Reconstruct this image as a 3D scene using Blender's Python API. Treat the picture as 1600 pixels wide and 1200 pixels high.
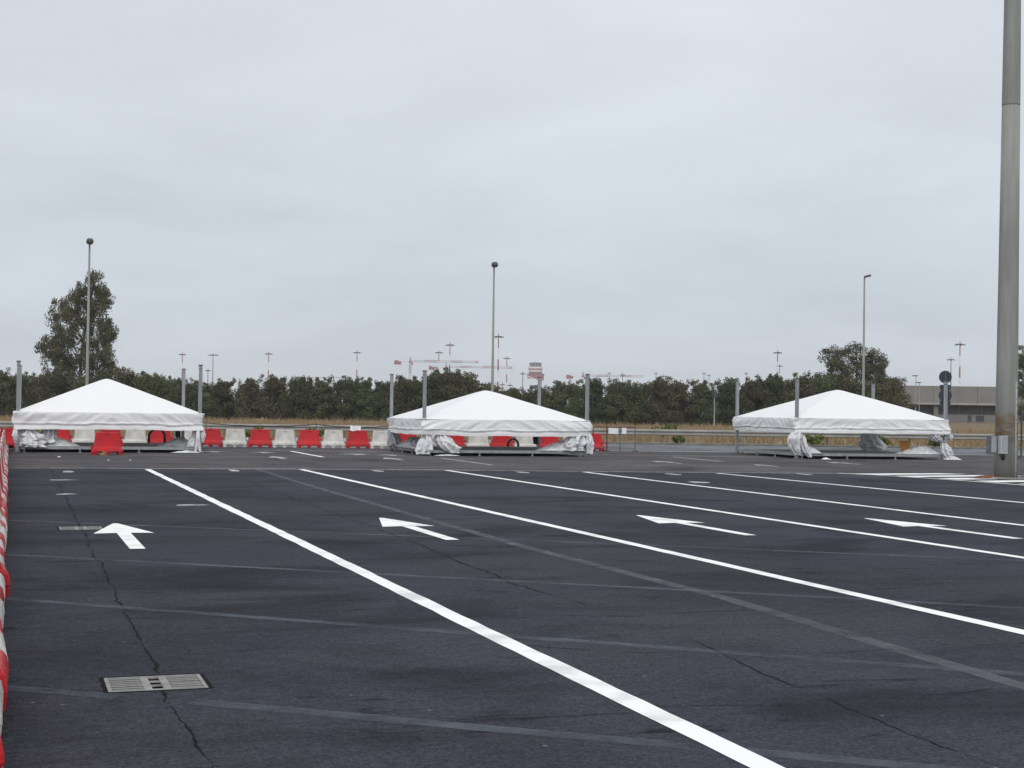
import bpy, math, random
from mathutils import Vector, Matrix, Euler, noise

for o in list(bpy.data.objects):
    bpy.data.objects.remove(o, do_unlink=True)
scene = bpy.context.scene
COL = scene.collection
R = math.radians

# ------------------------------------------------------------------ camera
# world: metres, +Y runs along the painted lanes, camera over the origin
cam = bpy.data.cameras.new('camera')
cam.sensor_width = 36.0
cam.lens = 52.0
cam.clip_end = 9000.0
cam_ob = bpy.data.objects.new('camera', cam)
COL.objects.link(cam_ob)
YAW, PITCH, ROLL = -math.atan2(785, 2311), math.atan(42.0 / 2311), R(0.8)
cam_ob.matrix_world = (Matrix.Translation((0, 0, 1.6)) @ Matrix.Rotation(YAW, 4, 'Z')
                       @ Matrix.Rotation(math.pi / 2 + PITCH, 4, 'X') @ Matrix.Rotation(ROLL, 4, 'Z'))
scene.camera = cam_ob

# ------------------------------------------------------------------ sky, sun, exposure
SUN_EL, SUN_AZ = R(42), R(205)          # azimuth clockwise from +Y
world = bpy.data.worlds.new('World')
scene.world = world
world.use_nodes = True
wn, wl = world.node_tree.nodes, world.node_tree.links
wn.clear()
w_out = wn.new('ShaderNodeOutputWorld')
sky = wn.new('ShaderNodeTexSky')
sky.sky_type = 'NISHITA'
sky.sun_disc = False
sky.sun_elevation = SUN_EL
sky.sun_rotation = SUN_AZ
bg_blue = wn.new('ShaderNodeBackground')
bg_blue.inputs['Strength'].default_value = 0.1
wl.new(sky.outputs[0], bg_blue.inputs[0])
tc = wn.new('ShaderNodeTexCoord')
sep = wn.new('ShaderNodeSeparateXYZ')
wl.new(tc.outputs['Generated'], sep.inputs[0])
ramp = wn.new('ShaderNodeValToRGB')     # overcast: brighter towards the zenith
cr = ramp.color_ramp
cr.elements[0].position = 0.0
cr.elements[0].color = (0.555, 0.612, 0.680, 1)
cr.elements[1].position = 1.0
cr.elements[1].color = (0.92, 0.945, 0.98, 1)
e = cr.elements.new(0.26)
e.color = (0.735, 0.785, 0.850, 1)
wl.new(sep.outputs['Z'], ramp.inputs[0])
zc = wn.new('ShaderNodeMath'); zc.operation = 'MAXIMUM'; zc.inputs[1].default_value = 0.0
wl.new(sep.outputs['Z'], zc.inputs[0])
za = wn.new('ShaderNodeMath'); za.operation = 'ADD'; za.inputs[1].default_value = 0.16
wl.new(zc.outputs[0], za.inputs[0])
dv = wn.new('ShaderNodeVectorMath'); dv.operation = 'DIVIDE'
comb = wn.new('ShaderNodeCombineXYZ')
for k in range(3):
    wl.new(za.outputs[0], comb.inputs[k])
wl.new(tc.outputs['Generated'], dv.inputs[0])
wl.new(comb.outputs[0], dv.inputs[1])
nz = wn.new('ShaderNodeTexNoise')
nz.inputs['Scale'].default_value = 1.15
nz.inputs['Detail'].default_value = 6
nz.inputs['Roughness'].default_value = 0.52
nz.inputs['Distortion'].default_value = 0.35
wl.new(dv.outputs[0], nz.inputs['Vector'])
mr = wn.new('ShaderNodeMapRange')
mr.inputs['From Min'].default_value = 0.30
mr.inputs['From Max'].default_value = 0.66
mr.inputs['To Min'].default_value = 0.905
mr.inputs['To Max'].default_value = 1.065
wl.new(nz.outputs['Fac'], mr.inputs['Value'])
sc_ = wn.new('ShaderNodeVectorMath'); sc_.operation = 'SCALE'
wl.new(ramp.outputs[0], sc_.inputs[0])
wl.new(mr.outputs[0], sc_.inputs['Scale'])
bg_cloud = wn.new('ShaderNodeBackground')
wl.new(sc_.outputs[0], bg_cloud.inputs[0])
mixw = wn.new('ShaderNodeMixShader')
mixw.inputs[0].default_value = 0.95
wl.new(bg_blue.outputs[0], mixw.inputs[1])
wl.new(bg_cloud.outputs[0], mixw.inputs[2])
wl.new(mixw.outputs[0], w_out.inputs[0])

sun = bpy.data.lights.new('sun', 'SUN')
sun.energy = 1.5
sun.angle = R(60)
sun.color = (1.0, 0.975, 0.95)
sun_ob = bpy.data.objects.new('sun', sun)
COL.objects.link(sun_ob)
sd = Vector((math.sin(SUN_AZ) * math.cos(SUN_EL), math.cos(SUN_AZ) * math.cos(SUN_EL), math.sin(SUN_EL)))
sun_ob.rotation_euler = sd.to_track_quat('Z', 'Y').to_euler()
sun_ob.location = (0, 0, 60)

scene.view_settings.view_transform = 'Standard'
scene.view_settings.look = 'None'
scene.view_settings.exposure = 0.0
scene.view_settings.gamma = 1.0
scene.view_settings.use_curve_mapping = False
scene.render.engine = 'CYCLES'
scene.cycles.use_denoising = True
scene.cycles.max_bounces = 6
scene.cycles.volume_bounces = 1
scene.cycles.transparent_max_bounces = 16

# ------------------------------------------------------------------ helpers
rnd = random.Random(11)

def nt(m):
    m.use_nodes = True
    return m.node_tree.nodes, m.node_tree.links, m.node_tree.nodes['Principled BSDF']

def mat(name, c1, c2=None, scale=3.0, rough=0.7, metal=0.0, bump=0.0, bscale=40.0, spec=0.4, stretch=(1, 1, 1), detail=5, per_object=0.0, coords='Object'):
    """procedural material: two colours mixed by noise, fine bump"""
    m = bpy.data.materials.new(name)
    n, l, b = nt(m)
    b.inputs['Roughness'].default_value = rough
    b.inputs['Metallic'].default_value = metal
    b.inputs['Specular IOR Level'].default_value = spec
    c2 = c2 or tuple(v * 0.8 for v in c1)
    t = n.new('ShaderNodeTexCoord')
    mp = n.new('ShaderNodeMapping')
    mp.inputs['Scale'].default_value = stretch
    l.new(t.outputs[coords], mp.inputs[0])
    z = n.new('ShaderNodeTexNoise')
    z.inputs['Scale'].default_value = scale
    z.inputs['Detail'].default_value = detail
    z.inputs['Roughness'].default_value = 0.6
    l.new(mp.outputs[0], z.inputs['Vector'])
    rp = n.new('ShaderNodeValToRGB')
    rp.color_ramp.elements[0].position = 0.33
    rp.color_ramp.elements[1].position = 0.67
    rp.color_ramp.elements[0].color = (*c1, 1)
    rp.color_ramp.elements[1].color = (*c2, 1)
    l.new(z.outputs['Fac'], rp.inputs[0])
    src = rp.outputs[0]
    if per_object:
        oi = n.new('ShaderNodeObjectInfo')
        r2 = n.new('ShaderNodeMapRange')
        r2.inputs['To Min'].default_value = 1 - per_object
        r2.inputs['To Max'].default_value = 1 + per_object
        l.new(oi.outputs['Random'], r2.inputs['Value'])
        s2 = n.new('ShaderNodeVectorMath'); s2.operation = 'SCALE'
        l.new(src, s2.inputs[0]); l.new(r2.outputs[0], s2.inputs['Scale'])
        src = s2.outputs[0]
    l.new(src, b.inputs['Base Color'])
    if bump:
        z2 = n.new('ShaderNodeTexNoise')
        z2.inputs['Scale'].default_value = bscale
        z2.inputs['Detail'].default_value = 4
        l.new(mp.outputs[0], z2.inputs['Vector'])
        bp = n.new('ShaderNodeBump')
        bp.inputs['Strength'].default_value = bump
        bp.inputs['Distance'].default_value = 0.02
        l.new(z2.outputs['Fac'], bp.inputs['Height'])
        l.new(bp.outputs[0], b.inputs['Normal'])
    return m

class MB:
    """collects faces into one mesh"""
    def __init__(self):
        self.v, self.f, self.mi = [], [], []
    def add(self, vs, fs, k=0):
        o = len(self.v)
        self.v += [tuple(p) for p in vs]
        self.f += [tuple(i + o for i in f) for f in fs]
        self.mi += [k] * len(fs)
        return self
    def box(self, c, s, rot=None, k=0):
        cx, cy, cz = c
        hx, hy, hz = s[0] / 2, s[1] / 2, s[2] / 2
        vs = [Vector((x * hx, y * hy, z * hz)) for z in (-1, 1) for y in (-1, 1) for x in (-1, 1)]
        if rot:
            m = Euler(rot).to_matrix()
            vs = [m @ p for p in vs]
        vs = [(p[0] + cx, p[1] + cy, p[2] + cz) for p in vs]
        return self.add(vs, [(0, 2, 3, 1), (4, 5, 7, 6), (0, 1, 5, 4), (2, 6, 7, 3), (0, 4, 6, 2), (1, 3, 7, 5)], k)
    def tube(self, pts, rad, n=8, k=0, cap=True):
        pts = [Vector(p) for p in pts]
        rs = rad if isinstance(rad, (list, tuple)) else [rad] * len(pts)
        vs, fs = [], []
        up = Vector((0.13, 0.31, 0.94)).normalized()
        t0 = (pts[1] - pts[0]).normalized()
        a = t0.cross(up)
        if a.length < 0.2:
            a = t0.cross(Vector((1, 0, 0)))
        a.normalize()
        for i, p in enumerate(pts):
            t = (pts[min(i + 1, len(pts) - 1)] - pts[max(i - 1, 0)]).normalized()
            a = (a - t * a.dot(t)).normalized()
            b = t.cross(a)
            for j in range(n):
                an = 2 * math.pi * j / n
                vs.append(p + (a * math.cos(an) + b * math.sin(an)) * rs[i])
        for i in range(len(pts) - 1):
            for j in range(n):
                j2 = (j + 1) % n
                fs.append((i * n + j, i * n + j2, (i + 1) * n + j2, (i + 1) * n + j))
        if cap:
            fs.append(tuple(range(n - 1, -1, -1)))
            fs.append(tuple((len(pts) - 1) * n + j for j in range(n)))
        return self.add(vs, fs, k)
    def loft(self, rings, k=0, cap=True, closed=True):
        n = len(rings[0])
        vs = [p for r in rings for p in r]
        fs = []
        for i in range(len(rings) - 1):
            for j in range(n if closed else n - 1):
                j2 = (j + 1) % n
                fs.append((i * n + j, i * n + j2, (i + 1) * n + j2, (i + 1) * n + j))
        if cap:
            fs.append(tuple(range(n - 1, -1, -1)))
            fs.append(tuple((len(rings) - 1) * n + j for j in range(n)))
        return self.add(vs, fs, k)
    def poly(self, pts, z, k=0):
        return self.add([(p[0], p[1], z) for p in pts], [tuple(range(len(pts)))], k)
    def ribbon(self, pts, w, z, k=0, jit=0.0):
        """flat strip along a polyline"""
        P = [Vector((p[0], p[1], 0)) for p in pts]
        vs = []
        for i, p in enumerate(P):
            t = (P[min(i + 1, len(P) - 1)] - P[max(i - 1, 0)]).normalized()
            nrm = Vector((-t.y, t.x, 0))
            ww = (w[i] if isinstance(w, list) else w) / 2
            a, b = p + nrm * (ww + rnd.uniform(-jit, jit)), p - nrm * (ww + rnd.uniform(-jit, jit))
            vs += [(a.x, a.y, z), (b.x, b.y, z)]
        fs = [(2 * i + 1, 2 * i + 3, 2 * i + 2, 2 * i) for i in range(len(P) - 1)]
        return self.add(vs, fs, k)
    def build(self, name, mats, parent=None, smooth=False):
        me = bpy.data.meshes.new(name)
        me.from_pydata(self.v, [], self.f)
        for m in (mats if isinstance(mats, (list, tuple)) else [mats]):
            me.materials.append(m)
        if any(self.mi):
            me.polygons.foreach_set('material_index', self.mi)
        if smooth:
            me.polygons.foreach_set('use_smooth', [True] * len(me.polygons))
        me.update()
        ob = bpy.data.objects.new(name, me)
        COL.objects.link(ob)
        ob.parent = parent
        return ob

def tag(o, label=None, cat=None, group=None, kind=None):
    if label: o['label'] = label
    if cat: o['category'] = cat
    if group: o['group'] = group
    if kind: o['kind'] = kind
    return o

def thing(name, label, cat, loc=(0, 0, 0), rz=0.0, group=None):
    o = bpy.data.objects.new(name, None)
    o.empty_display_size = 0.2
    COL.objects.link(o)
    o.location = loc
    o.rotation_euler = (0, 0, rz)
    return tag(o, label, cat, group)

def copy_tree(o, parent=None):
    c = o.copy()
    COL.objects.link(c)
    c.parent = parent
    for ch in list(o.children):
        copy_tree(ch, c)
    return c

def rrect(lx, ly, z, r=0.04, n=4, dx=0.0):
    pts = []
    for cx, cy, a0 in ((1, 1, 0), (-1, 1, 90), (-1, -1, 180), (1, -1, 270)):
        for i in range(n + 1):
            a = R(a0 + 90 * i / n)
            pts.append((cx * (lx / 2 - r) + r * math.cos(a) + dx, cy * (ly / 2 - r) + r * math.sin(a), z))
    return pts

def lerp_path(pts, step):
    out = []
    for a, b in zip(pts[:-1], pts[1:]):
        n = max(1, int(math.hypot(b[0] - a[0], b[1] - a[1]) / step))
        for i in range(n):
            t = i / n
            out.append((a[0] + (b[0] - a[0]) * t, a[1] + (b[1] - a[1]) * t))
    out.append(pts[-1])
    return out

# ------------------------------------------------------------------ materials
def asphalt(name, base, warm, speck=1.0):
    m = bpy.data.materials.new(name)
    n, l, b = nt(m)
    b.inputs['Roughness'].default_value = 0.95
    b.inputs['Specular IOR Level'].default_value = 0.07
    t = n.new('ShaderNodeTexCoord')
    def noise_(scale, det, stretch=(1, 1, 1), rough=0.6, rot=0.0, dist=0.0):
        mp = n.new('ShaderNodeMapping')
        mp.inputs['Scale'].default_value = stretch
        mp.inputs['Rotation'].default_value = (0, 0, rot)
        l.new(t.outputs['Object'], mp.inputs[0])
        z = n.new('ShaderNodeTexNoise')
        z.inputs['Scale'].default_value = scale
        z.inputs['Detail'].default_value = det
        z.inputs['Roughness'].default_value = rough
        z.inputs['Distortion'].default_value = dist
        l.new(mp.outputs[0], z.inputs['Vector'])
        return z.outputs['Fac']
    def ramp_(src, p0, p1, v0, v1):
        r = n.new('ShaderNodeMapRange')
        r.inputs['From Min'].default_value = p0
        r.inputs['From Max'].default_value = p1
        r.inputs['To Min'].default_value = v0
        r.inputs['To Max'].default_value = v1
        l.new(src, r.inputs['Value'])
        return r.outputs[0]
    def mul(a, b_):
        x = n.new('ShaderNodeMath'); x.operation = 'MULTIPLY'
        l.new(a, x.inputs[0]); l.new(b_, x.inputs[1])
        return x.outputs[0]
    patches = ramp_(noise_(0.16, 5, (1, 0.7, 1)), 0.34, 0.66, 0.85, 1.13)
    streaks = ramp_(noise_(0.55, 6, (0.55, 1.0, 1), 0.68, R(-8), 0.8), 0.34, 0.50, 0.58, 1.04)
    scuffs = ramp_(noise_(2.2, 4, (0.16, 1.6, 1), 0.6, R(-6), 1.5), 0.30, 0.38, 0.52, 1.0)
    blots = ramp_(noise_(0.42, 5, (0.8, 1, 1), 0.62, 0.4, 0.6), 0.36, 0.52, 0.80, 1.05)
    dashes = ramp_(noise_(3.4, 3, (0.35, 1.3, 1), 0.55, R(-12), 0.9), 0.27, 0.35, 0.45, 1.0)
    joints = ramp_(noise_(0.27, 2, (1.0, 0.02, 1)), 0.35, 0.65, 0.90, 1.10)
    grain = ramp_(noise_(42, 3, (1, 1, 1), 0.85), 0.30, 0.70, 0.40, 1.64)
    grain2 = ramp_(noise_(13, 6, (1, 1, 1), 0.85), 0.3, 0.7, 0.62, 1.40)
    f = mul(mul(mul(patches, streaks), mul(scuffs, joints)), mul(mul(grain, grain2), mul(blots, dashes)))
    hue = n.new('ShaderNodeMix'); hue.data_type = 'RGBA'
    l.new(ramp_(noise_(0.23, 4), 0.42, 0.7, 0.0, 1.0), hue.inputs['Factor'])
    hue.inputs['A'].default_value = (*base, 1)
    hue.inputs['B'].default_value = (*warm, 1)
    s = n.new('ShaderNodeVectorMath'); s.operation = 'SCALE'
    l.new(hue.outputs['Result'], s.inputs[0]); l.new(f, s.inputs['Scale'])
    # sparse pale stones worn bare
    vo = n.new('ShaderNodeTexVoronoi')
    vo.inputs['Scale'].default_value = 6.5
    l.new(t.outputs['Object'], vo.inputs['Vector'])
    vc = n.new('ShaderNodeSeparateColor')
    l.new(vo.outputs['Color'], vc.inputs[0])
    size = ramp_(vc.outputs[0], 0.80, 1.0, 0.0, 0.085 * speck)
    lt = n.new('ShaderNodeMath'); lt.operation = 'LESS_THAN'
    l.new(vo.outputs['Distance'], lt.inputs[0]); l.new(size, lt.inputs[1])
    mx = n.new('ShaderNodeMix'); mx.data_type = 'RGBA'
    fa = n.new('ShaderNodeMath'); fa.operation = 'MULTIPLY'; fa.inputs[1].default_value = 0.55
    l.new(lt.outputs[0], fa.inputs[0])
    l.new(fa.outputs[0], mx.inputs['Factor'])
    l.new(s.outputs[0], mx.inputs['A'])
    mx.inputs['B'].default_value = (0.26, 0.26, 0.27, 1)
    l.new(mx.outputs['Result'], b.inputs['Base Color'])
    bp = n.new('ShaderNodeBump')
    bp.inputs['Strength'].default_value = 0.5
    bp.inputs['Distance'].default_value = 0.008
    l.new(noise_(60, 3, (1, 1, 1), 0.8), bp.inputs['Height'])
    l.new(bp.outputs[0], b.inputs['Normal'])
    return m

def paint(name, colour, worn, lo=0.40, hi=0.52, scale=6.0, stretch=(1, 1, 1)):
    """road paint that lets the asphalt through where it is worn; worn = share of cover lost in worn spots"""
    m = bpy.data.materials.new(name)
    n, l, b = nt(m)
    b.inputs['Roughness'].default_value = 0.7
    t = n.new('ShaderNodeTexCoord')
    mp = n.new('ShaderNodeMapping'); mp.inputs['Scale'].default_value = stretch
    l.new(t.outputs['Object'], mp.inputs[0])
    z = n.new('ShaderNodeTexNoise')
    z.inputs['Scale'].default_value = scale
    z.inputs['Detail'].default_value = 8
    z.inputs['Roughness'].default_value = 0.75
    l.new(mp.outputs[0], z.inputs['Vector'])
    r = n.new('ShaderNodeMapRange')
    r.inputs['From Min'].default_value = lo
    r.inputs['From Max'].default_value = hi
    r.inputs['To Min'].default_value = 1 - worn[0]
    r.inputs['To Max'].default_value = 1 - worn[1]
    l.new(z.outputs['Fac'], r.inputs['Value'])
    l.new(r.outputs[0], b.inputs['Alpha'])
    z3 = n.new('ShaderNodeTexNoise'); z3.inputs['Scale'].default_value = 2.0; z3.inputs['Detail'].default_value = 6
    l.new(t.outputs['Object'], z3.inputs['Vector'])
    rp = n.new('ShaderNodeValToRGB')
    rp.color_ramp.elements[0].position = 0.34; rp.color_ramp.elements[1].position = 0.50
    rp.color_ramp.elements[0].color = (*[c * 0.74 for c in colour], 1)
    rp.color_ramp.elements[1].color = (*colour, 1)
    l.new(z3.outputs['Fac'], rp.inputs[0])
    l.new(rp.outputs[0], b.inputs['Base Color'])
    return m

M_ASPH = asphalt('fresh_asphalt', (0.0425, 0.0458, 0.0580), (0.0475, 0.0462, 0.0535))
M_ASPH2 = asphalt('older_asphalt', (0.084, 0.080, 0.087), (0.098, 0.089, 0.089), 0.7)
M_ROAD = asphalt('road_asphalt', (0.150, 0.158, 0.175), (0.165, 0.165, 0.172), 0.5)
M_PAINT = paint('white_road_paint', (0.88, 0.88, 0.865), (0.55, 0.0), 0.31, 0.38, 12.0)
M_PAINT_W = paint('worn_road_paint', (0.72, 0.73, 0.74), (0.85, 0.15), 0.36, 0.60, 5.0)
M_OLD = paint('ghost_road_paint', (0.105, 0.125, 0.155), (1.0, 0.40), 0.36, 0.62, 1.3)
M_OLD2 = paint('ghost_lane_paint', (0.105, 0.110, 0.125), (0.85, 0.30), 0.34, 0.62, 2.5)
M_CRACK = mat('crack_dark_bitumen', (0.006, 0.006, 0.007), (0.014, 0.013, 0.015), 6, 0.95, spec=0.1)  # near-black bitumen fill of the cracks, reused for drain pits and joints
M_SOIL = mat('dry_soil', (0.22, 0.165, 0.105), (0.14, 0.12, 0.07), 0.5, 0.95, bump=0.4, bscale=6)
M_VERGE = mat('dry_verge_ground', (0.26, 0.19, 0.115), (0.15, 0.135, 0.07), 0.25, 0.95, bump=0.5, bscale=5)
M_KERB = mat('kerb_concrete', (0.20, 0.195, 0.185), (0.11, 0.105, 0.10), 1.4, 0.9, bump=0.3)
M_CONC = mat('concrete', (0.26, 0.245, 0.23), (0.19, 0.18, 0.17), 0.6, 0.9, bump=0.2, bscale=10)
M_GALV = mat('galvanised_steel', (0.36, 0.38, 0.39), (0.26, 0.28, 0.29), 5, 0.5, 0.35, stretch=(1, 1, 0.3))
M_GALV_D = mat('dull_steel', (0.16, 0.17, 0.175), (0.11, 0.115, 0.12), 5, 0.6, 0.3)
M_PVC = mat('white_tent_membrane', (0.86, 0.855, 0.85), (0.84, 0.835, 0.83), 0.8, 0.45, bump=0.05, bscale=3)
def membrane(m, amount):
    n, l = m.node_tree.nodes, m.node_tree.links
    b = n['Principled BSDF']
    o = [x for x in n if x.type == 'OUTPUT_MATERIAL'][0]
    tr = n.new('ShaderNodeBsdfTranslucent')
    tr.inputs['Color'].default_value = (0.85, 0.85, 0.84, 1)
    mx = n.new('ShaderNodeMixShader')
    mx.inputs[0].default_value = amount
    l.new(b.outputs[0], mx.inputs[1]); l.new(tr.outputs[0], mx.inputs[2]); l.new(mx.outputs[0], o.inputs['Surface'])
M_VAL = mat('valance_membrane', (0.86, 0.855, 0.86), (0.80, 0.795, 0.80), 1.6, 0.5, bump=0.12, bscale=9)
membrane(M_PVC, 0.08); membrane(M_VAL, 0.08)
M_CURT = mat('crumpled_curtain', (0.76, 0.76, 0.77), (0.55, 0.55, 0.57), 3.0, 0.4, bump=0.25, bscale=14)
M_CURT_G = mat('grey_curtain_lining', (0.34, 0.34, 0.36), (0.20, 0.20, 0.22), 4.0, 0.42, bump=0.25, bscale=14)
M_DECK = mat('deck_plywood', (0.30, 0.29, 0.28), (0.21, 0.205, 0.20), 1.5, 0.8)
M_DARK = mat('dark_sleeve', (0.012, 0.013, 0.022), (0.02, 0.02, 0.03), 3, 0.6)
M_BLACK = mat('black_plastic', (0.012, 0.012, 0.013), (0.02, 0.02, 0.02), 3, 0.45)
M_RED = mat('red_barrier_plastic', (0.55, 0.012, 0.018), (0.40, 0.020, 0.024), 3.2, 0.5, spec=0.25, per_object=0.10)
M_WHITE = mat('white_barrier_plastic', (0.68, 0.665, 0.62), (0.48, 0.46, 0.42), 3.0, 0.5, spec=0.3, per_object=0.06)
M_RUST = mat('rusty_paint', (0.20, 0.035, 0.03), (0.12, 0.05, 0.035), 8, 0.8)
M_PAPER = mat('paper_sheet', (0.82, 0.82, 0.86), (0.76, 0.76, 0.80), 5, 0.8)
M_ORANGE = mat('orange_board', (0.50, 0.215, 0.035), (0.40, 0.16, 0.03), 4, 0.7)
M_SIGN = mat('sign_back', (0.020, 0.024, 0.036), (0.03, 0.034, 0.045), 3, 0.55)
M_BARK = mat('bark', (0.13, 0.10, 0.075), (0.065, 0.052, 0.04), 6, 0.95, bump=0.4, bscale=20, stretch=(1, 1, 0.3))
M_LAMP = mat('lamp_housing', (0.06, 0.055, 0.052), (0.09, 0.08, 0.075), 4, 0.6)
M_RED_P = mat('red_crane_paint', (0.26, 0.018, 0.03), (0.22, 0.018, 0.03), 0.5, 0.6)
M_WHT_P = mat('white_mast_paint', (0.74, 0.74, 0.74), (0.68, 0.68, 0.68), 0.5, 0.6)
M_DGREY = mat('far_dark_metal', (0.05, 0.05, 0.055), (0.07, 0.07, 0.075), 0.5, 0.6)
M_WIN = mat('window_glass', (0.035, 0.045, 0.06), (0.05, 0.06, 0.075), 0.3, 0.15, spec=0.6)
M_BAND = mat('dark_band_cladding', (0.075, 0.068, 0.080), (0.055, 0.05, 0.06), 0.5, 0.6)  # dark tone of the building's recessed window strip
M_BWHITE = mat('pale_cladding', (0.66, 0.67, 0.68), (0.58, 0.59, 0.60), 0.2, 0.6)
M_TEAL = mat('teal_cladding', (0.28, 0.40, 0.42), (0.22, 0.34, 0.36), 0.2, 0.5)
M_BLUE = mat('blue_cladding', (0.03, 0.08, 0.19), (0.05, 0.10, 0.20), 0.2, 0.5)
M_FIN = mat('green_fin_paint', (0.012, 0.13, 0.085), (0.01, 0.10, 0.07), 0.2, 0.35)
M_DIRT = mat('reddish_dirt', (0.20, 0.085, 0.05), (0.12, 0.06, 0.04), 6, 0.95, bump=0.5, bscale=30)

def leafmat(name, a, b_, c, tint=1.0):
    m = bpy.data.materials.new(name)
    n, l, b = nt(m)
    b.inputs['Roughness'].default_value = 0.65
    b.inputs['Specular IOR Level'].default_value = 0.25
    t = n.new('ShaderNodeTexCoord')
    z = n.new('ShaderNodeTexNoise'); z.inputs['Scale'].default_value = 1.1; z.inputs['Detail'].default_value = 8; z.inputs['Roughness'].default_value = 0.75
    l.new(t.outputs['Object'], z.inputs['Vector'])
    rp = n.new('ShaderNodeValToRGB')
    rp.color_ramp.elements[0].position = 0.32; rp.color_ramp.elements[0].color = (*a, 1)
    rp.color_ramp.elements[1].position = 0.70; rp.color_ramp.elements[1].color = (*c, 1)
    e_ = rp.color_ramp.elements.new(0.52); e_.color = (*b_, 1)
    l.new(z.outputs['Fac'], rp.inputs[0])
    oi = n.new('ShaderNodeObjectInfo')
    r2 = n.new('ShaderNodeMapRange'); r2.inputs['To Min'].default_value = 0.78; r2.inputs['To Max'].default_value = 1.25
    l.new(oi.outputs['Random'], r2.inputs['Value'])
    s2 = n.new('ShaderNodeVectorMath'); s2.operation = 'SCALE'
    # each tree leans a little greener or browner
    hm = n.new('ShaderNodeMath'); hm.operation = 'MULTIPLY'; hm.inputs[1].default_value = 7.31
    hf = n.new('ShaderNodeMath'); hf.operation = 'FRACT'
    l.new(oi.outputs['Random'], hm.inputs[0]); l.new(hm.outputs[0], hf.inputs[0])
    tn = n.new('ShaderNodeMix'); tn.data_type = 'RGBA'
    l.new(hf.outputs[0], tn.inputs['Factor'])
    tn.inputs['A'].default_value = (0.86, 1.08, 0.85, 1); tn.inputs['B'].default_value = (1.16, 0.96, 0.95, 1)
    mm = n.new('ShaderNodeMix'); mm.data_type = 'RGBA'; mm.blend_type = 'MULTIPLY'; mm.inputs['Factor'].default_value = tint
    l.new(rp.outputs[0], mm.inputs['A']); l.new(tn.outputs['Result'], mm.inputs['B'])
    l.new(mm.outputs['Result'], s2.inputs[0]); l.new(r2.outputs[0], s2.inputs['Scale'])
    l.new(s2.outputs[0], b.inputs['Base Color'])
    return m
M_LEAF = leafmat('hedge_foliage', (0.048, 0.054, 0.027), (0.078, 0.081, 0.042), (0.130, 0.122, 0.070))
M_EUC = leafmat('eucalyptus_foliage', (0.058, 0.066, 0.034), (0.090, 0.092, 0.048), (0.140, 0.115, 0.064))
M_ROUND = leafmat('broad_tree_foliage', (0.052, 0.055, 0.030), (0.082, 0.084, 0.046), (0.13, 0.122, 0.070))
M_WEED = leafmat('weed_foliage', (0.07, 0.09, 0.02), (0.11, 0.13, 0.03), (0.16, 0.17, 0.05), 0.3)
M_GRASS = leafmat('dry_grass_blades', (0.22, 0.155, 0.085), (0.30, 0.22, 0.125), (0.40, 0.305, 0.18), 0.0)

# ------------------------------------------------------------------ the setting
ground = MB().poly([(-1500, -500), (2500, -500), (2500, 2700), (-1500, 2700)], -0.30).build('ground', M_SOIL)
tag(ground, kind='structure')

# guardrail line (also gives the far road edge)
RAIL = [(-60, 82.5), (-30, 80.0), (0, 76.8), (10.3, 75.4), (20, 73.2), (31, 70.2), (44, 65.6), (60, 59.2), (80, 50.5), (110, 37)]
def rail_y(x):
    for a, b in zip(RAIL[:-1], RAIL[1:]):
        if a[0] <= x <= b[0]:
            return a[1] + (b[1] - a[1]) * (x - a[0]) / (b[0] - a[0])
    return RAIL[0][1] if x < RAIL[0][0] else RAIL[-1][1]
def near_y(x):          # near edge of the road
    return 61.9 - 0.235 * x

HOLES = [((0.55, 1.11), (8.54, 9.00)), ((0.64, 1.18), (19.75, 20.25))]
xs = [-60, 0.55, 0.64, 1.11, 1.18, 60]
ys = [-25, 8.54, 9.00, 19.75, 20.25, 24]
b = MB()
for i in range(len(xs) - 1):
    for j in range(len(ys) - 1):
        cx, cy = (xs[i] + xs[i + 1]) / 2, (ys[j] + ys[j + 1]) / 2
        if any(h[0][0] < cx < h[0][1] and h[1][0] < cy < h[1][1] for h in HOLES):
            continue
        b.poly([(xs[i], ys[j]), (xs[i + 1], ys[j]), (xs[i + 1], ys[j + 1]), (xs[i], ys[j + 1])], 0)
edge = [(x, 39.0 - 0.15 * x + 0.25 * noise.noise(Vector((x * 0.4, 3, 0)))) for x in range(60, -61, -2)]
b.poly([(-60, 24), (60, 24)] + edge, 0)
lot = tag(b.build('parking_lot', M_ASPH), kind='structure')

b = MB()
ax = list(range(-60, 111, 5))
for a, c in zip(ax[:-1], ax[1:]):
    b.add([(a, 24.0, -0.004), (c, 24.0, -0.004), (c, near_y(c) + 0.3, -0.004), (a, near_y(a) + 0.3, -0.004)], [(0, 1, 2, 3)])
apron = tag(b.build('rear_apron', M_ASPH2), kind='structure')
b = MB()
for a, c in zip(ax[:-1], ax[1:]):
    b.add([(a, near_y(a), 0.0), (c, near_y(c), 0.0), (c, rail_y(c) - 2.2, 0.0), (a, rail_y(a) - 2.2, 0.0)], [(0, 1, 2, 3)])
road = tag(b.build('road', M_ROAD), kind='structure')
b = MB()
fx = list(range(-60, 111, 5))
for a, c in zip(fx[:-1], fx[1:]):
    y0, y1 = rail_y(a) - 2.0, rail_y(c) - 2.0
    b.add([(a, y0, 0.05), (c, y1, 0.05), (c, y1 + 35, 0.12), (a, y0 + 35, 0.12), (c, 420, 0.0), (a, 420, 0.0)], [(0, 1, 2, 3), (3, 2, 4, 5)])
verge = tag(b.build('verge', M_VERGE), kind='structure')
b = MB()
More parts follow.
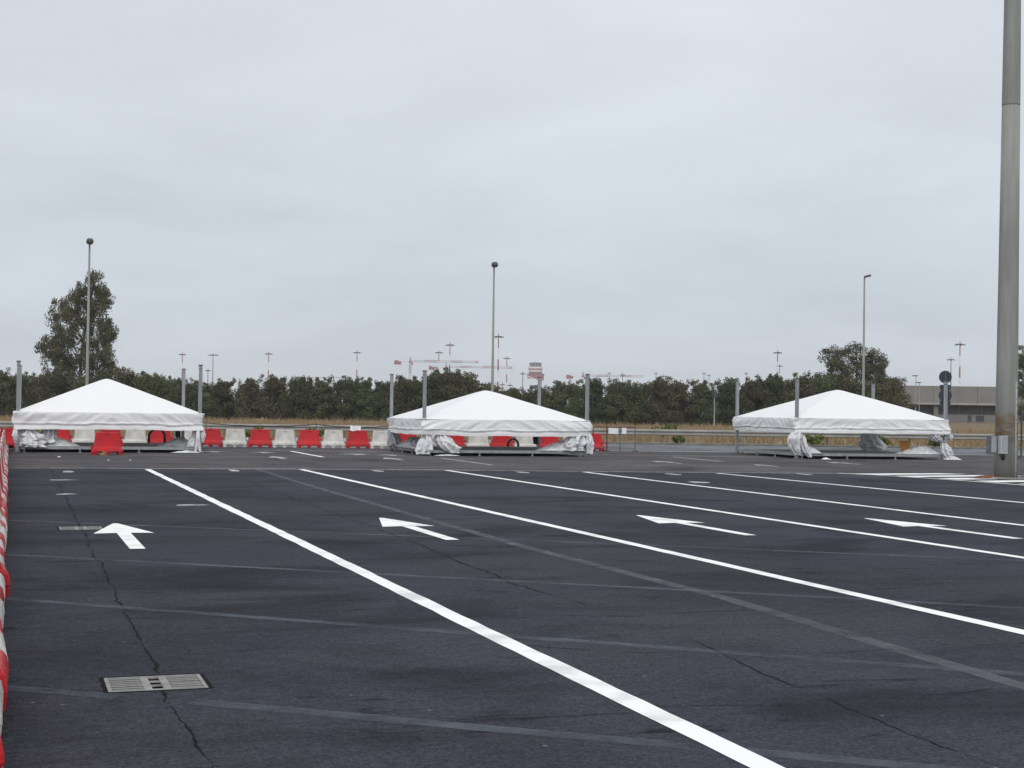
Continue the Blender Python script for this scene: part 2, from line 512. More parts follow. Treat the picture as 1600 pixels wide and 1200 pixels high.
for a, c in zip(fx[:-1], fx[1:]):
    y0, y1 = rail_y(a) - 2.2, rail_y(c) - 2.2
    g = 0.02
    b.add([(a + g, y0, -0.1), (c - g, y1, -0.1), (c - g, y1, 0.09), (a + g, y0, 0.09), (c - g, y1 + 0.25, 0.10), (a + g, y0 + 0.25, 0.10)],
          [(0, 1, 2, 3), (3, 2, 4, 5)])
kerb = tag(b.build('kerb', M_KERB), kind='structure')

# --- painted lines, arrows, old marks (pieces of the lot)
def mark(name, m, parent, pts=None, w=None, z=0.004, poly=None, step=0.35, jit=0.007):
    bb = MB()
    if poly:
        bb.poly(poly, z)
    else:
        bb.ribbon(lerp_path(pts, step), w, z, jit=jit)
    return bb.build(name, m, parent)

for x0, y0, y1, x1 in ((3.33, 38.25, -4, 3.25), (7.22, 38.2, -4, 7.16), (11.0, 37.7, -4, 11.0), (14.5, 36.6, -4, 14.1), (18.05, 35.9, -4, 18.35)):
    mark('lane_line', M_PAINT, lot, [(x0, y0), ((x0 + x1) / 2 + 0.02, 17), (x1, y1)], 0.155)
mark('stop_line', M_PAINT_W, lot, [(-6, 39.0), (0.3, 38.9), (4.5, 38.65), (10.1, 38.1), (15.5, 36.75), (21.9, 35.55), (26, 34.6)], 0.13, z=0.006)

def arrow(cx, y0, rot=0.0):
    sh, hw, L, hl = 0.085, 0.37, 3.7, 1.55
    p = [(-sh, 0), (sh, 0), (sh, L - hl), (hw, L - hl - 0.05), (0.03, L), (-0.03, L), (-hw, L - hl - 0.05), (-sh, L - hl)]
    c, s = math.cos(rot), math.sin(rot)
    q = [(cx + x * c - y * s, y0 + x * s + y * c) for x, y in p]
    bb = MB()
    bb.add([(x, y, 0.004) for x, y in q], [(0, 1, 2, 7), (7, 2, 3, 4, 5, 6)])
    return bb.build('direction_arrow', M_PAINT, lot)
arrow(1.39, 17.0); arrow(5.20, 17.5); arrow(9.30, 17.5); arrow(12.68, 16.4)

# old ghost lines from an earlier layout
mark('faded_lane_line', M_OLD2, lot, [(6.1, 38.6), (5.9, 30), (5.78, 16.3), (5.92, 11.6), (5.75, 7.3), (5.7, 2)], 0.16, z=0.002)
for a, c in (((-0.3, 13.1), (9.0, 5.2)), ((0.97, 8.16), (5.5, 4.6)), ((-0.2, 16.75), (9.2, 9.6)), ((-0.2, 21.6), (8.5, 15.6)), ((-0.1, 8.9), (0.6, 8.4)), ((7.6, 16.2), (12.5, 12.6))):
    mark('faded_bay_line', M_OLD, lot, [a, c], 0.14, z=0.003)

def crack(pts, w, name='asphalt_crack'):
    path = lerp_path(pts, 0.05)
    q, ws = [], []
    for i, (x, y) in enumerate(path):
        k = noise.noise(Vector((y * 1.1, x * 0.5, 4.2))) * 0.05 + noise.noise(Vector((y * 6, x * 2, 1.2))) * 0.03 + noise.noise(Vector((y * 19, x * 5, 7.7))) * 0.012
        kx = k if abs(pts[-1][1] - pts[0][1]) > abs(pts[-1][0] - pts[0][0]) else 0
        q.append((x + kx, y + (k if not kx else 0)))
        ws.append(w * min(1.0, max(0.05, 0.55 + 1.5 * noise.noise(Vector((y * 2.3, x * 2.3, 9))))))
    bb = MB().ribbon(q, ws, 0.0015, jit=0.003)
    return bb.build(name, M_CRACK, lot)
crack([(1.0, 38), (0.98, 32.8), (0.91, 20.3)], 0.034)
crack([(0.91, 19.7), (0.88, 12), (0.85, 9.05)], 0.028)
crack([(0.83, 8.50), (0.88, 7.4), (0.90, 6.6), (0.86, 5.0)], 0.022)
crack([(4.95, 36), (4.82, 26.7), (4.65, 17.5), (4.47, 13.1), (4.56, 11.2)], 0.030)
crack([(4.62, 9.6), (4.42, 8.2), (4.39, 7.2), (4.33, 6.0), (4.35, 4.6)], 0.018)
crack([(8.75, 36), (8.7, 24), (8.66, 16), (8.6, 12)], 0.010)
for pts, w in (([(3.2, 9.7), (3.7, 9.3), (4.0, 9.25)], 0.010), ([(2.8, 7.7), (3.3, 7.4), (4.1, 7.25)], 0.012), ([(3.6, 12.3), (4.5, 12.0)], 0.008),
               ([(0.2, 8.7), (0.53, 8.6)], 0.010), ([(1.05, 10.4), (1.12, 9.9), (1.06, 9.7)], 0.008), ([(6.4, 9.4), (6.9, 8.8)], 0.007), ([(1.6, 7.3), (1.9, 7.0), (2.0, 6.7)], 0.007)):
    crack(pts, w)

# remnants of old arrows and dashes
for k, (x, y, ln, wd) in enumerate(((1.37, 36.9, 0.9, 0.28), (1.13, 32.8, 0.28, 0.62), (1.01, 27.6, 0.3, 0.4), (5.39, 37.6, 1.1, 0.25), (9.03, 37.3, 0.9, 0.28),
                                    (12.7, 36.5, 0.9, 0.28), (16.46, 35.3, 0.9, 0.30), (20.33, 35.3, 0.8, 0.30), (2.84, 24.4, 0.28, 0.55), (15.2, 31.2, 0.7, 0.5))):
    a = [(x - wd / 2, y - ln / 2), (x + wd * 0.1, y - ln * 0.6), (x + wd / 2, y - ln * 0.2), (x + wd * 0.3, y + ln * 0.3), (x, y + ln / 2), (x - wd * 0.4, y + ln * 0.25)]
    mark('paint_remnant', M_PAINT_W, lot if y < 38 - 0.15 * x else apron, poly=a, z=0.005)
for x, y, ln, wd in ((8.19, 47.3, 2.4, 0.34), (11.76, 46.4, 2.4, 0.34), (20.31, 44.1, 2.4, 0.34), (26.6, 43.6, 2.2, 0.34), (22.5, 41.4, 1.6, 0.3), (6.9, 53.3, 1.3, 0.7), (8.6, 52.6, 1.2, 0.6), (11.6, 51.0, 1.2, 0.8), (12.6, 50.2, 1.0, 0.6)):
    a = [(x - wd * 0.25, y - ln / 2), (x + wd * 0.25, y - ln / 2), (x + wd * 0.25, y), (x + wd, y), (x, y + ln / 2), (x - wd, y), (x - wd * 0.25, y)]
    mark('worn_arrow', M_PAINT_W, apron, poly=a, z=0.001)
mark('worn_lane_line', M_PAINT, apron, [(9.88, 54.3), (9.78, 48.0)], 0.15, z=0.001)
mark('worn_lane_line', M_PAINT_W, apron, [(13.6, 47.2), (13.5, 41.5)], 0.13, z=0.001)
mark('worn_lane_line', M_PAINT_W, apron, [(23.05, 49.4), (22.7, 44.8)], 0.15, z=0.001)
mark('worn_lane_line', M_PAINT_W, apron, [(6.2, 55.9), (13.4, 54.2), (20.5, 51.6), (26, 50.1), (33, 47.8)], 0.16, z=0.002)
mark('edge_line', M_PAINT, road, [(x, near_y(x) + 0.55) for x in range(-58, 60, 4)], 0.16, z=0.004)
mark('edge_line', M_PAINT_W, road, [(x, rail_y(x) - 3.3) for x in range(-58, 60, 4)], 0.15, z=0.004)
for x in range(-54, 60, 9):
    ym = lambda q: (near_y(q) + rail_y(q)) / 2 - 0.6
    mark('centre_dash', M_PAINT_W, road, [(x, ym(x)), (x + 3.2, ym(x + 3.2))], 0.12, z=0.004)

# white hatched island round the tall pole
for q in ([(22.0, 35.5), (24.9, 35.75), (25.5, 35.2), (22.35, 34.75)], [(22.45, 34.2), (25.9, 34.6), (26.6, 34.0), (22.7, 33.5)],
          [(22.85, 32.9), (24.2, 33.1), (24.35, 32.3), (22.95, 32.1)], [(25.5, 33.1), (27.6, 33.4), (28.2, 32.7), (25.7, 32.1)],
          [(23.0, 31.5), (25.6, 31.8), (27.0, 31.4), (23.1, 30.7)], [(23.15, 30.0), (27.5, 30.5), (28.2, 29.8), (23.2, 29.3)]):
    mark('hatch_stripe', M_PAINT, lot if q[0][1] < 35 else apron, poly=q, z=0.007)
mark('hatch_border', M_PAINT, lot, [(21.7, 35.75), (22.4, 33.9), (22.75, 31.2), (22.9, 28.2), (23.0, 22), (23.0, 10)], 0.15, z=0.009)

# --- drain grates
def drain(x0, x1, y0, y1, label):
    cx, cy = (x0 + x1) / 2, (y0 + y1) / 2
    t = thing('drain_grate', label, 'drain', (cx, cy, 0), 0, 'drain grates')
    lx, ly = x1 - x0, y1 - y0
    MB().box((0, 0, -0.2), (lx - 0.002, ly - 0.002, 0.01)).box((-lx / 2 + 0.004, 0, -0.1), (0.006, ly, 0.18)).box((lx / 2 - 0.004, 0, -0.1), (0.006, ly, 0.18)) \
        .box((0, ly / 2 - 0.004, -0.1), (lx - 0.014, 0.006, 0.18)).box((0, -ly / 2 + 0.004, -0.1), (lx - 0.014, 0.006, 0.18)).build('pit', M_CRACK, t)
    fr = MB()
    for s in (-1, 1):
        fr.box((s * (lx / 2 - 0.015), 0, -0.009), (0.022, ly - 0.012, 0.024))
        fr.box((0, s * (ly / 2 - 0.017), -0.009), (lx - 0.054, 0.022, 0.022))
    fr.build('frame', M_GR, t)
    gap = MB()
    gp = [(-lx / 2 - 0.006, -ly / 2 - 0.008), (lx / 2 + 0.008, -ly / 2 - 0.006), (lx / 2 + 0.006, ly / 2 + 0.012), (-lx / 2 - 0.008, ly / 2 + 0.010)]
    for a_, c_ in zip(gp, gp[1:] + gp[:1]):
        q_ = lerp_path([a_, c_], 0.03)
        gap.ribbon(q_, [0.022 + 0.022 * rnd.random() for _ in q_], 0.0018)
    gap.build('broken_joint', M_CRACK, t)
    n = 7
    bar = None
    for s in (-1, 1):
        for i in range(n):
            yy = -ly / 2 + 0.06 + (ly - 0.12) * i / (n - 1)
            if bar is None:
                bar = MB().box((0, 0, 0), (lx / 2 - 0.098, 0.020, 0.008)).build('bar', M_GR, t)
                o = bar
            else:
                o = bar.copy(); COL.objects.link(o)
            o.location = (s * (lx / 4 + 0.022), yy, -0.004 + rnd.uniform(-0.0015, 0.0015))
    web = MB()
    wz = 0.15
    for s in (-1, 1):
        web.box((s * (wz / 2 - 0.022), 0, -0.003), (0.044, ly - 0.06, 0.010))
    for yy in (-0.19, -0.065, 0.06, 0.19):
        web.box((0, yy, -0.0035), (wz - 0.09, 0.030, 0.008))
    web.build('centre_web', M_GR, t)
    return t
M_GR = mat('cast_iron_grate', (0.34, 0.335, 0.32), (0.17, 0.16, 0.15), 7, 0.55, 0.2, bump=0.3)
drain(0.55, 1.11, 8.54, 9.00, 'rusty iron drain grate with slotted bars nearest the viewer at lower left')
drain(0.64, 1.18, 19.75, 20.25, 'iron drain grate farther off, just left of the leftmost white arrow')

# ------------------------------------------------------------------ plastic barriers
def make_barrier(m, name):
    t = thing(name, 'x', 'barrier')
    rings = []
    for z, lx, ly, r in ((0.055, 0.955, 0.40, 0.03), (0.06, 0.97, 0.42, 0.04), (0.13, 0.965, 0.42, 0.05), (0.185, 0.945, 0.40, 0.06), (0.215, 0.90, 0.35, 0.06), (0.235, 0.865, 0.29, 0.05), (0.29, 0.845, 0.25, 0.05),
                         (0.40, 0.815, 0.215, 0.05), (0.66, 0.745, 0.165, 0.045), (0.70, 0.735, 0.16, 0.045), (0.718, 0.72, 0.145, 0.04), (0.722, 0.69, 0.11, 0.03)):
        ring = rrect(lx, ly, z, r, 4)
        if z < 0.2:          # scalloped foot
            ring = [(x, y * (1.0 - 0.07 * (0.5 + 0.5 * math.cos(x * 6 * math.pi / 0.96))), zz + (0.028 * max(0, math.cos(x * 4 * math.pi / 0.96)) if z < 0.1 else 0)) for x, y, zz in ring]
        rings.append(ring)
    # denser long sides so the foot can wave
    dense = []
    for ring in rings:
        q = []
        n = len(ring)
        for i in range(n):
            a, c = ring[i], ring[(i + 1) % n]
            q.append(a)
            if abs(c[0] - a[0]) > 0.3:
                for k in range(1, 12):
                    f = k / 12
                    x, y, z = (a[j] + (c[j] - a[j]) * f for j in range(3))
                    if ring[0][2] < 0.2 or ring is rings[0]:
                        lob = 0.5 - 0.5 * math.cos(x * 6 * math.pi / 0.96)
                        y *= 0.93 + 0.07 * lob
                        if ring[0][2] < 0.1:
                            z += 0.03 * max(0.0, math.cos(x * 4 * math.pi / 0.96 + math.pi))
                    q.append((x, y, z))
            elif abs(c[1] - a[1]) > 0.04:
                pass
        dense.append(q)
    MB().loft(dense).build('body', m, t, smooth=False)
    for x in (-0.40, 0.0, 0.40):
        MB().loft([[(p[0] + x, p[1], p[2]) for p in rrect(0.13, 0.40, 0.0, 0.03)], [(p[0] + x, p[1], p[2]) for p in rrect(0.15, 0.41, 0.075, 0.03)]]).build('foot', m, t)
    MB().tube([(0, 0, 0.715), (0, 0, 0.735)], 0.045, 12).tube([(0, 0, 0.735), (0, 0, 0.745)], 0.03, 12).build('filler_cap', M_BLACK if m is M_RED else M_RED, t)
    MB().box((0.47, 0, 0.33), (0.075, 0.07, 0.10)).tube([(0.475, 0, 0.28), (0.475, 0, 0.40)], 0.024, 8).build('coupling_lug', m, t)
    MB().box((-0.47, 0, 0.22), (0.075, 0.07, 0.10)).build('coupling_lug', m, t)
    MB().box((0, -0.088, 0.648), (0.15, 0.012, 0.028), (R(8), 0, 0)).build('grip_slot', M_DARKRED if m is M_RED else M_SLOT, t)
    for ch in t.children:
        if ch.name.startswith('body'):
            md = ch.modifiers.new('soft', 'BEVEL'); md.width = 0.012; md.segments = 2; md.limit_method = 'ANGLE'; md.angle_limit = R(35)
    return t
M_DARKRED = mat('grip_red', (0.30, 0.012, 0.016), (0.26, 0.012, 0.016), 3, 0.5)
M_SLOT = mat('grip_white', (0.42, 0.41, 0.38), (0.38, 0.37, 0.34), 3, 0.5)
protoR = make_barrier(M_RED, 'red_barrier')
protoW = make_barrier(M_WHITE, 'white_barrier')
usedR = usedW = False
def put_barrier(red, loc, rz, label, group, sx=1.0):
    global usedR, usedW
    if red:
        o = copy_tree(protoR) if usedR else protoR
        usedR = True
    else:
        o = copy_tree(protoW) if usedW else protoW
        usedW = True
    o.location = loc
    o.rotation_euler = (0, 0, rz)
    o.scale = (sx, 1, 1)
    o['label'] = label
    o['group'] = group
    return o

ORD = ['first', 'second', 'third', 'fourth', 'fifth', 'sixth', 'seventh', 'eighth', 'ninth', 'tenth', 'eleventh', 'twelfth']
GB = 'barriers in the row behind the tents'
n_between = {True: 0, False: 0}
for i in range(23):
    red = i % 2 == 0
    cname = 'red' if red else 'white'
    X = 1.90 + 0.957 * i
    Y = 61.35 - 0.2 * X
    rz = math.atan(-0.2) + rnd.uniform(-0.03, 0.03)
    if i <= 5:
        lab = '%s plastic barrier seen under the left tent, %s %s one from the left there' % (cname, ORD[i // 2], cname)
    elif i <= 13:
        n_between[red] += 1
        lab = '%s plastic barrier between left and middle tents, %s %s one from the left there' % (cname, ORD[n_between[red] - 1], cname)
    elif i <= 21:
        lab = '%s plastic barrier behind the middle tent, %s %s one from the left there' % (cname, ORD[(i - 14) // 2], cname)
    else:
        lab = 'red plastic barrier just right of the middle tent, beside the rusty fence panel'
        X, Y, rz = 22.75, 56.6, R(-38)
    put_barrier(red, (X, Y + rnd.uniform(-0.05, 0.05), 0), rz, lab, GB, 0.98)
put_barrier(True, (0.06, 57.0, 0), R(-42), 'red plastic barrier at the left frame edge, left of the left tent post', GB)
put_barrier(False, (-0.72, 58.0, 0), R(-25), 'white plastic barrier cut by the left frame edge, far end of the row', GB)
put_barrier(True, (3.02, 49.45, 0), R(4), 'lone red plastic barrier standing in front of the left tent', 'lone barrier')
GL = 'barriers in the long row down the left edge'
k = 0
y = 6.9
while y < 55.5:
    red = k % 2 == 0
    put_barrier(red, (-0.213 + rnd.uniform(-0.022, 0.014) + (0.036 if k in (2, 3, 8) else 0), y, 0), R(90) + rnd.uniform(-0.05, 0.05),
                ('red plastic barrier in the long left row, %s red one counted from the viewer' if red else 'white plastic barrier in the long left row, %s white one counted from the viewer') % ORD[k // 2] if k < 24 else
                ('red' if red else 'white') + ' plastic barrier far down the long red and white row at left', GL, 0.73)
    y += 0.80
    k += 1

# ------------------------------------------------------------------ lowered marquee tents
def fbm(x, y, z, o=4):
    return noise.fractal(Vector((x, y, z)), 0.7, 2.1, o)

def square_pt(s, half):
    """s in 0..4 round a square, counter-clockwise from the front-left corner; returns x, y, outward normal, distance to corner"""
    i = int(s) % 4
    f = s - int(s)
    c = [(-1, -1), (1, -1), (1, 1), (-1, 1)]
    a, d = c[i], c[(i + 1) % 4]
    nrm = [(0, -1), (1, 0), (0, 1), (-1, 0)][i]
    return (a[0] + (d[0] - a[0]) * f) * half, (a[1] + (d[1] - a[1]) * f) * half, nrm, min(f, 1 - f)

def bundle(pts, rad, seed, folds=7, amp=0.32, n=72, sub=26):
    """gathered curtain: a tube with deep folds"""
    P = [Vector(p) for p in pts]
    rings = []
    for i in range(sub):
        t = i / (sub - 1) * (len(P) - 1)
        a = min(int(t), len(P) - 2)
        f = t - a
        c = P[a].lerp(P[a + 1], f)
        r = rad[a] + (rad[a + 1] - rad[a]) * f
        ring = []
        for j in range(n):
            an = 2 * math.pi * j / n
            w = math.sin(folds * an + seed + 2.2 * fbm(math.cos(an), math.sin(an), c.z * 2.2 + seed))
            w = abs(w) ** 0.7 * (1 if w > 0 else -1)
            rr = r * (1 + amp * w + 0.30 * fbm(math.cos(an) * 1.6 + seed, math.sin(an) * 1.6, i * 0.16))
            ring.append((c.x + rr * math.cos(an), c.y + rr * math.sin(an), c.z + 0.03 * fbm(an, i * 0.4, seed)))
        rings.append(ring)
    return MB().loft(rings)

def heap(cx, cy, lx, ly, hgt, base, seed, skew=0.0, n=60, m=34):
    """crumpled cloth lying in a heap; skew > 0 puts the crest to the right"""
    vs, fs = [], []
    for j in range(m):
        for i in range(n):
            u, v = i / (n - 1) * 2 - 1, j / (m - 1) * 2 - 1
            x, y = cx + u * lx / 2 * (1 + 0.12 * fbm(u * 2, v * 2, seed + 5)), cy + v * ly / 2 * (1 + 0.15 * fbm(u * 2, v * 2, seed + 8))
            us = (u - skew) / (1 - skew) if u > skew else (u - skew) / (1 + skew)
            env = max(0.0, 1 - abs(us) ** 1.5) * max(0.0, 1 - abs(v) ** 1.9)
            ridge = 1 - abs(fbm(x * 3.2 + y * 1.3, y * 2.8 - x * 0.9, seed, 3)) * 1.5
            ridge2 = 1 - abs(fbm(x * 8 + y * 3, y * 7 - x * 4, seed + 3, 3)) * 1.6
            z = base + hgt * env * (0.48 + 0.42 * ridge + 0.10 * ridge2) + 0.012
            vs.append((x + 0.05 * fbm(x * 5, y * 5, seed + 1), y + 0.05 * fbm(x * 5, y * 5, seed + 2), z))
    for j in range(m - 1):
        for i in range(n - 1):
            a = j * n + i
            fs.append((a, a + 1, a + n + 1, a + n))
    return MB().add(vs, fs)

def make_tent(label, loc, rz, post_h, eave, apex, hem, seed, extra):
    t = thing('marquee_tent', label, 'tent', loc, rz, 'lowered marquee tents')
    H = 3.0
    # roof
    rings = []
    NP = 18
    for r in (1.0, 0.9, 0.78, 0.64, 0.5, 0.36, 0.22, 0.10, 0.045, 0.012):
        ring = []
        for i in range(4 * NP):
            s = i / NP
            x, y, nr, cd = square_pt(s, H * 1.03)
            z = eave + (apex - eave) * (1 - r) ** 1.0
            z -= 0.014 * math.sin(math.pi * min(1, r * 1.05)) * (2 * min(cd, 0.5)) ** 0.7
            z += 0.012 * fbm(x * r * 0.9, y * r * 0.9, seed)
            if r < 0.06:
                z -= 0.008 if r > 0.02 else 0.022
            ring.append((x * r, y * r, z))
        rings.append(ring)
    b = MB().loft(rings, cap=False)
    n0 = (len(rings) - 1) * 4 * NP
    b.f.append(tuple(n0 + j for j in range(4 * NP))); b.mi.append(0)
    b.build('roof', M_PVC, t)
    # valance
    rows, NV = 20, 96
    rings = []
    for j in range(rows):
        q = j / (rows - 1)
        ring = []
        for i in range(4 * NV):
            s = i / NV
            x, y, nr, cd = square_pt(s, H * 1.03)
            u = s * 6.0
            near = math.exp(-cd * 6)
            side = 1 if (s % 1) < 0.5 else -1
            # creases fan out from the corners
            cre = 1 - abs(fbm(u * 0.85 + side * q * 0.75, q * 0.30, seed + 2, 2)) * 3.4
            cre2 = 1 - abs(fbm(u * 2.9 + side * q * 2.0, q * 0.5, seed + 7, 3)) * 2.8
            fold = math.sin(math.pi * min(1.0, q * 1.25)) ** 0.6 if q < 0.8 else 0.0
            out = 0.018 * max(-0.5, cre) * fold + 0.018 * max(-0.6, cre2) * fold * (0.6 + 1.8 * near)
            # seam with a slack lip above the hem
            line = 0.66 + 0.05 * fbm(u * 0.9, 0, seed + 4)
            out += (0.028 + 0.030 * fbm(u * 2.1, 1, seed + 9)) * math.exp(-((q - line) / 0.05) ** 2) - 0.022 * math.exp(-((q - line - 0.09) / 0.05) ** 2)
            out += 0.010 * fbm(u * 7 + side * q * 3, q * 3, seed + 3)
            if q > 0.86:
                out *= 0.6
            z = eave + 0.004 - (eave - hem) * q + (0.022 * fbm(u * 0.9, 3, seed) * q) + 0.03 * near * math.sin(q * 3 + seed)
            cx_ = 1 + 0.012 * near * math.sin(5 * q + seed + s)
            ring.append((x * cx_ + nr[0] * out, y * cx_ + nr[1] * out, z))
        rings.append(ring)
    MB().loft(rings, cap=False).build('valance', M_VAL, t, smooth=True)
    # corner posts: square tubes that stick out above the lowered roof
    post = None
    for (sx, sy) in ((-1, -1), (1, -1), (-1, 1), (1, 1)):
        hgt = post_h
        bb = MB().box((0, 0, hgt / 2), (0.105, 0.105, hgt))
        bb.box((0.058, -0.03, hgt / 2 + 0.05), (0.011, 0.014, hgt - 0.3)).box((0.058, 0.03, hgt / 2 + 0.05), (0.011, 0.014, hgt - 0.3))
        bb.box((-0.03, -0.058, hgt / 2 + 0.05), (0.014, 0.011, hgt - 0.3)).box((0.03, -0.058, hgt / 2 + 0.05), (0.014, 0.011, hgt - 0.3))
        p = bb.build('post', M_GALV, t)
        p.location = (sx * (H - 0.02), sy * (H - 0.02), 0)
        MB().box((0, 0, hgt + 0.02), (0.14, 0.14, 0.05)).box((0, 0, hgt - 0.10), (0.125, 0.125, 0.02)).build('cap', M_GALV_D, p)
        MB().box((0, 0, 0.012), (0.24, 0.24, 0.022)).box((0.08, 0, 0.06), (0.012, 0.10, 0.08)).build('base_plate', M_GALV_D, p)
    # eave beams and hip rafters under the membrane
    fr = MB()
    for s in (-1, 1):
        fr.box((0, s * (H - 0.09), eave - 0.10), (2 * H - 0.3, 0.05, 0.10)).box((s * (H - 0.09), 0, eave - 0.10), (0.05, 2 * H - 0.3, 0.10))
    for sx, sy in ((-1, -1), (1, -1), (-1, 1), (1, 1)):
        fr.tube([(sx * (H - 0.12), sy * (H - 0.12), eave - 0.10), (sx * 0.05, sy * 0.05, apex - 0.16)], 0.03, 6)
    fr.build('roof_frame', M_GALV, t)
    # floor deck on a steel frame with feet
    for ix in range(3):
        MB().box((-1.93 + 1.93 * ix, 0, 0.186), (1.915, 5.74, 0.018)).build('deck_board', M_DECK, t)
    for s in (-1, 1):
        MB().box((0, s * 2.90, 0.146), (5.72, 0.055, 0.090)).build('frame_rail', M_GALV, t)
        MB().box((s * 2.90, 0, 0.147), (0.055, 5.72, 0.088)).build('frame_rail', M_GALV, t)
    MB().box((-0.965, 0, 0.145), (0.05, 5.7, 0.06)).build('frame_rail', M_GALV_D, t)
    MB().box((0.965, 0, 0.145), (0.05, 5.7, 0.06)).build('frame_rail', M_GALV_D, t)
    ft = MB().tube([(0, 0, 0.0), (0, 0, 0.018)], 0.06, 10).tube([(0, 0, 0.018), (0, 0, 0.17)], 0.022, 8).box((0, 0, 0.13), (0.070, 0.070, 0.08))
    foot = None
    for fx_, fy_ in ((-2.75, -2.945), (-0.965, -2.945), (0.965, -2.945), (2.75, -2.945), (-2.75, 2.945), (-0.965, 2.945), (0.965, 2.945), (2.75, 2.945), (-2.945, -0.9), (-2.945, 0.9), (2.945, -0.9), (2.945, 0.9)):
        if foot is None:
            foot = ft.build('foot', M_GALV, t)
            o = foot
        else:
            o = foot.copy(); COL.objects.link(o)
        o.location = (fx_, fy_, 0)
    extra(t)
    return t

def sleeve(t, x, y, z1=0.85):
    MB().loft([rrect(0.17, 0.17, 0.30, 0.03), rrect(0.20, 0.18, 0.55, 0.04, dx=-0.02), rrect(0.16, 0.16, z1, 0.03, dx=-0.03)]).build('post_sleeve', M_DARK, t).location = (x, y, 0)

def strips(t, x, y, z0, seed, count=3, spread=0.12, name='loose_strap'):
    r = random.Random(seed)
    for i in range(count):
        a = r.uniform(-spread, spread)
        pts = [(x + a * 0.3, y, z0), (x + a * 0.6, y - 0.04, z0 * 0.6), (x + a, y - 0.03, z0 * 0.3), (x + a * 1.6, y - 0.06, 0.06), (x + a * 3.2, y - 0.10, 0.02)]
        rings = []
        for q, p in enumerate(pts):
            w = 0.05 + 0.03 * r.random()
            rings.append([(p[0] - w, p[1], p[2]), (p[0], p[1] - 0.03 * (1 + r.random()), p[2]), (p[0] + w, p[1], p[2]), (p[0], p[1] + 0.012, p[2])])
        MB().loft(rings).build(name, M_CURT, t, smooth=True)

def extra1(t):
    bundle([(-2.62, -2.72, 0.80), (-2.55, -2.72, 0.55), (-2.5, -2.7, 0.36), (-2.5, -2.7, 0.18)], [0.16, 0.36, 0.42, 0.46], 1.3, 9, 0.22).build('curtain', M_CURT, t, True)
    bundle([(-1.95, -2.6, 0.82), (-1.98, -2.6, 0.55), (-2.1, -2.6, 0.3)], [0.20, 0.22, 0.34], 3.1, 8, 0.30).build('curtain', M_CURT, t, True)
    heap(-1.75, -2.45, 1.55, 0.75, 0.32, 0.190, 2.0, 0.05).build('curtain', M_CURT, t, True)
    bundle([(-3.02, -3.0, 0.85), (-3.05, -3.03, 0.55), (-3.02, -3.0, 0.30)], [0.05, 0.09, 0.05], 7.0, 5, 0.3).build('curtain', M_CURT, t, True)
    heap(2.25, -2.35, 1.30, 0.95, 0.36, 0.190, 5.0, 0.35).build('curtain', M_CURT_G, t, True)
    bundle([(2.85, -2.8, 0.82), (2.82, -2.8, 0.5), (2.72, -2.75, 0.2)], [0.06, 0.10, 0.18], 4.0, 6, 0.3).build('curtain', M_CURT, t, True)
    strips(t, 2.92, -3.06, 0.80, 4, 3, 0.10)
    heap(2.50, -3.12, 1.0, 0.22, 0.09, 0.0, 15.0, 0.1, 40, 12).build('curtain', M_CURT, t, True)
    bundle([(3.08, -2.98, 0.90), (3.11, -3.0, 0.6), (3.09, -3.0, 0.36)], [0.03, 0.07, 0.03], 9.0, 5, 0.3).build('curtain', M_CURT, t, True)
    sleeve(t, 2.80, 2.75)

def extra2(t):
    bundle([(-2.86, -2.9, 0.80), (-2.88, -2.92, 0.5), (-2.95, -2.95, 0.2), (-3.0, -3.0, 0.05)], [0.10, 0.20, 0.26, 0.20], 2.3, 8, 0.28).build('curtain', M_CURT, t, True)
    bundle([(-2.35, -2.85, 0.80), (-2.25, -2.9, 0.52), (-2.05, -2.95, 0.30), (-1.9, -3.0, 0.10)], [0.14, 0.28, 0.30, 0.16], 5.3, 8, 0.28).build('curtain', M_CURT, t, True)
    heap(-2.2, -3.15, 0.9, 0.3, 0.06, 0.0, 6.0, 0, 40, 12).build('curtain', M_CURT, t, True)
    heap(-2.55, 0.2, 0.9, 5.0, 0.46, 0.190, 8.0).build('curtain', M_CURT_G, t, True)
    bundle([(-3.0, 2.6, 0.8), (-2.95, 2.5, 0.5), (-2.9, 2.4, 0.2)], [0.12, 0.2, 0.25], 1.0, 7, 0.3).build('curtain', M_CURT_G, t, True)
    heap(2.15, -2.50, 1.75, 0.95, 0.50, 0.190, 11.0, 0.62).build('curtain', M_CURT, t, True)
    bundle([(2.70, -2.75, 0.86), (2.66, -2.75, 0.62), (2.55, -2.75, 0.40), (2.5, -2.7, 0.2)], [0.22, 0.34, 0.40, 0.42], 8.3, 8, 0.24).build('curtain', M_CURT, t, True)
    bundle([(3.05, -2.98, 0.9), (3.08, -3.0, 0.5), (3.08, -3.02, 0.1)], [0.06, 0.13, 0.12], 6.0, 6, 0.3).build('curtain', M_CURT, t, True)
    sleeve(t, 2.80, 2.75)

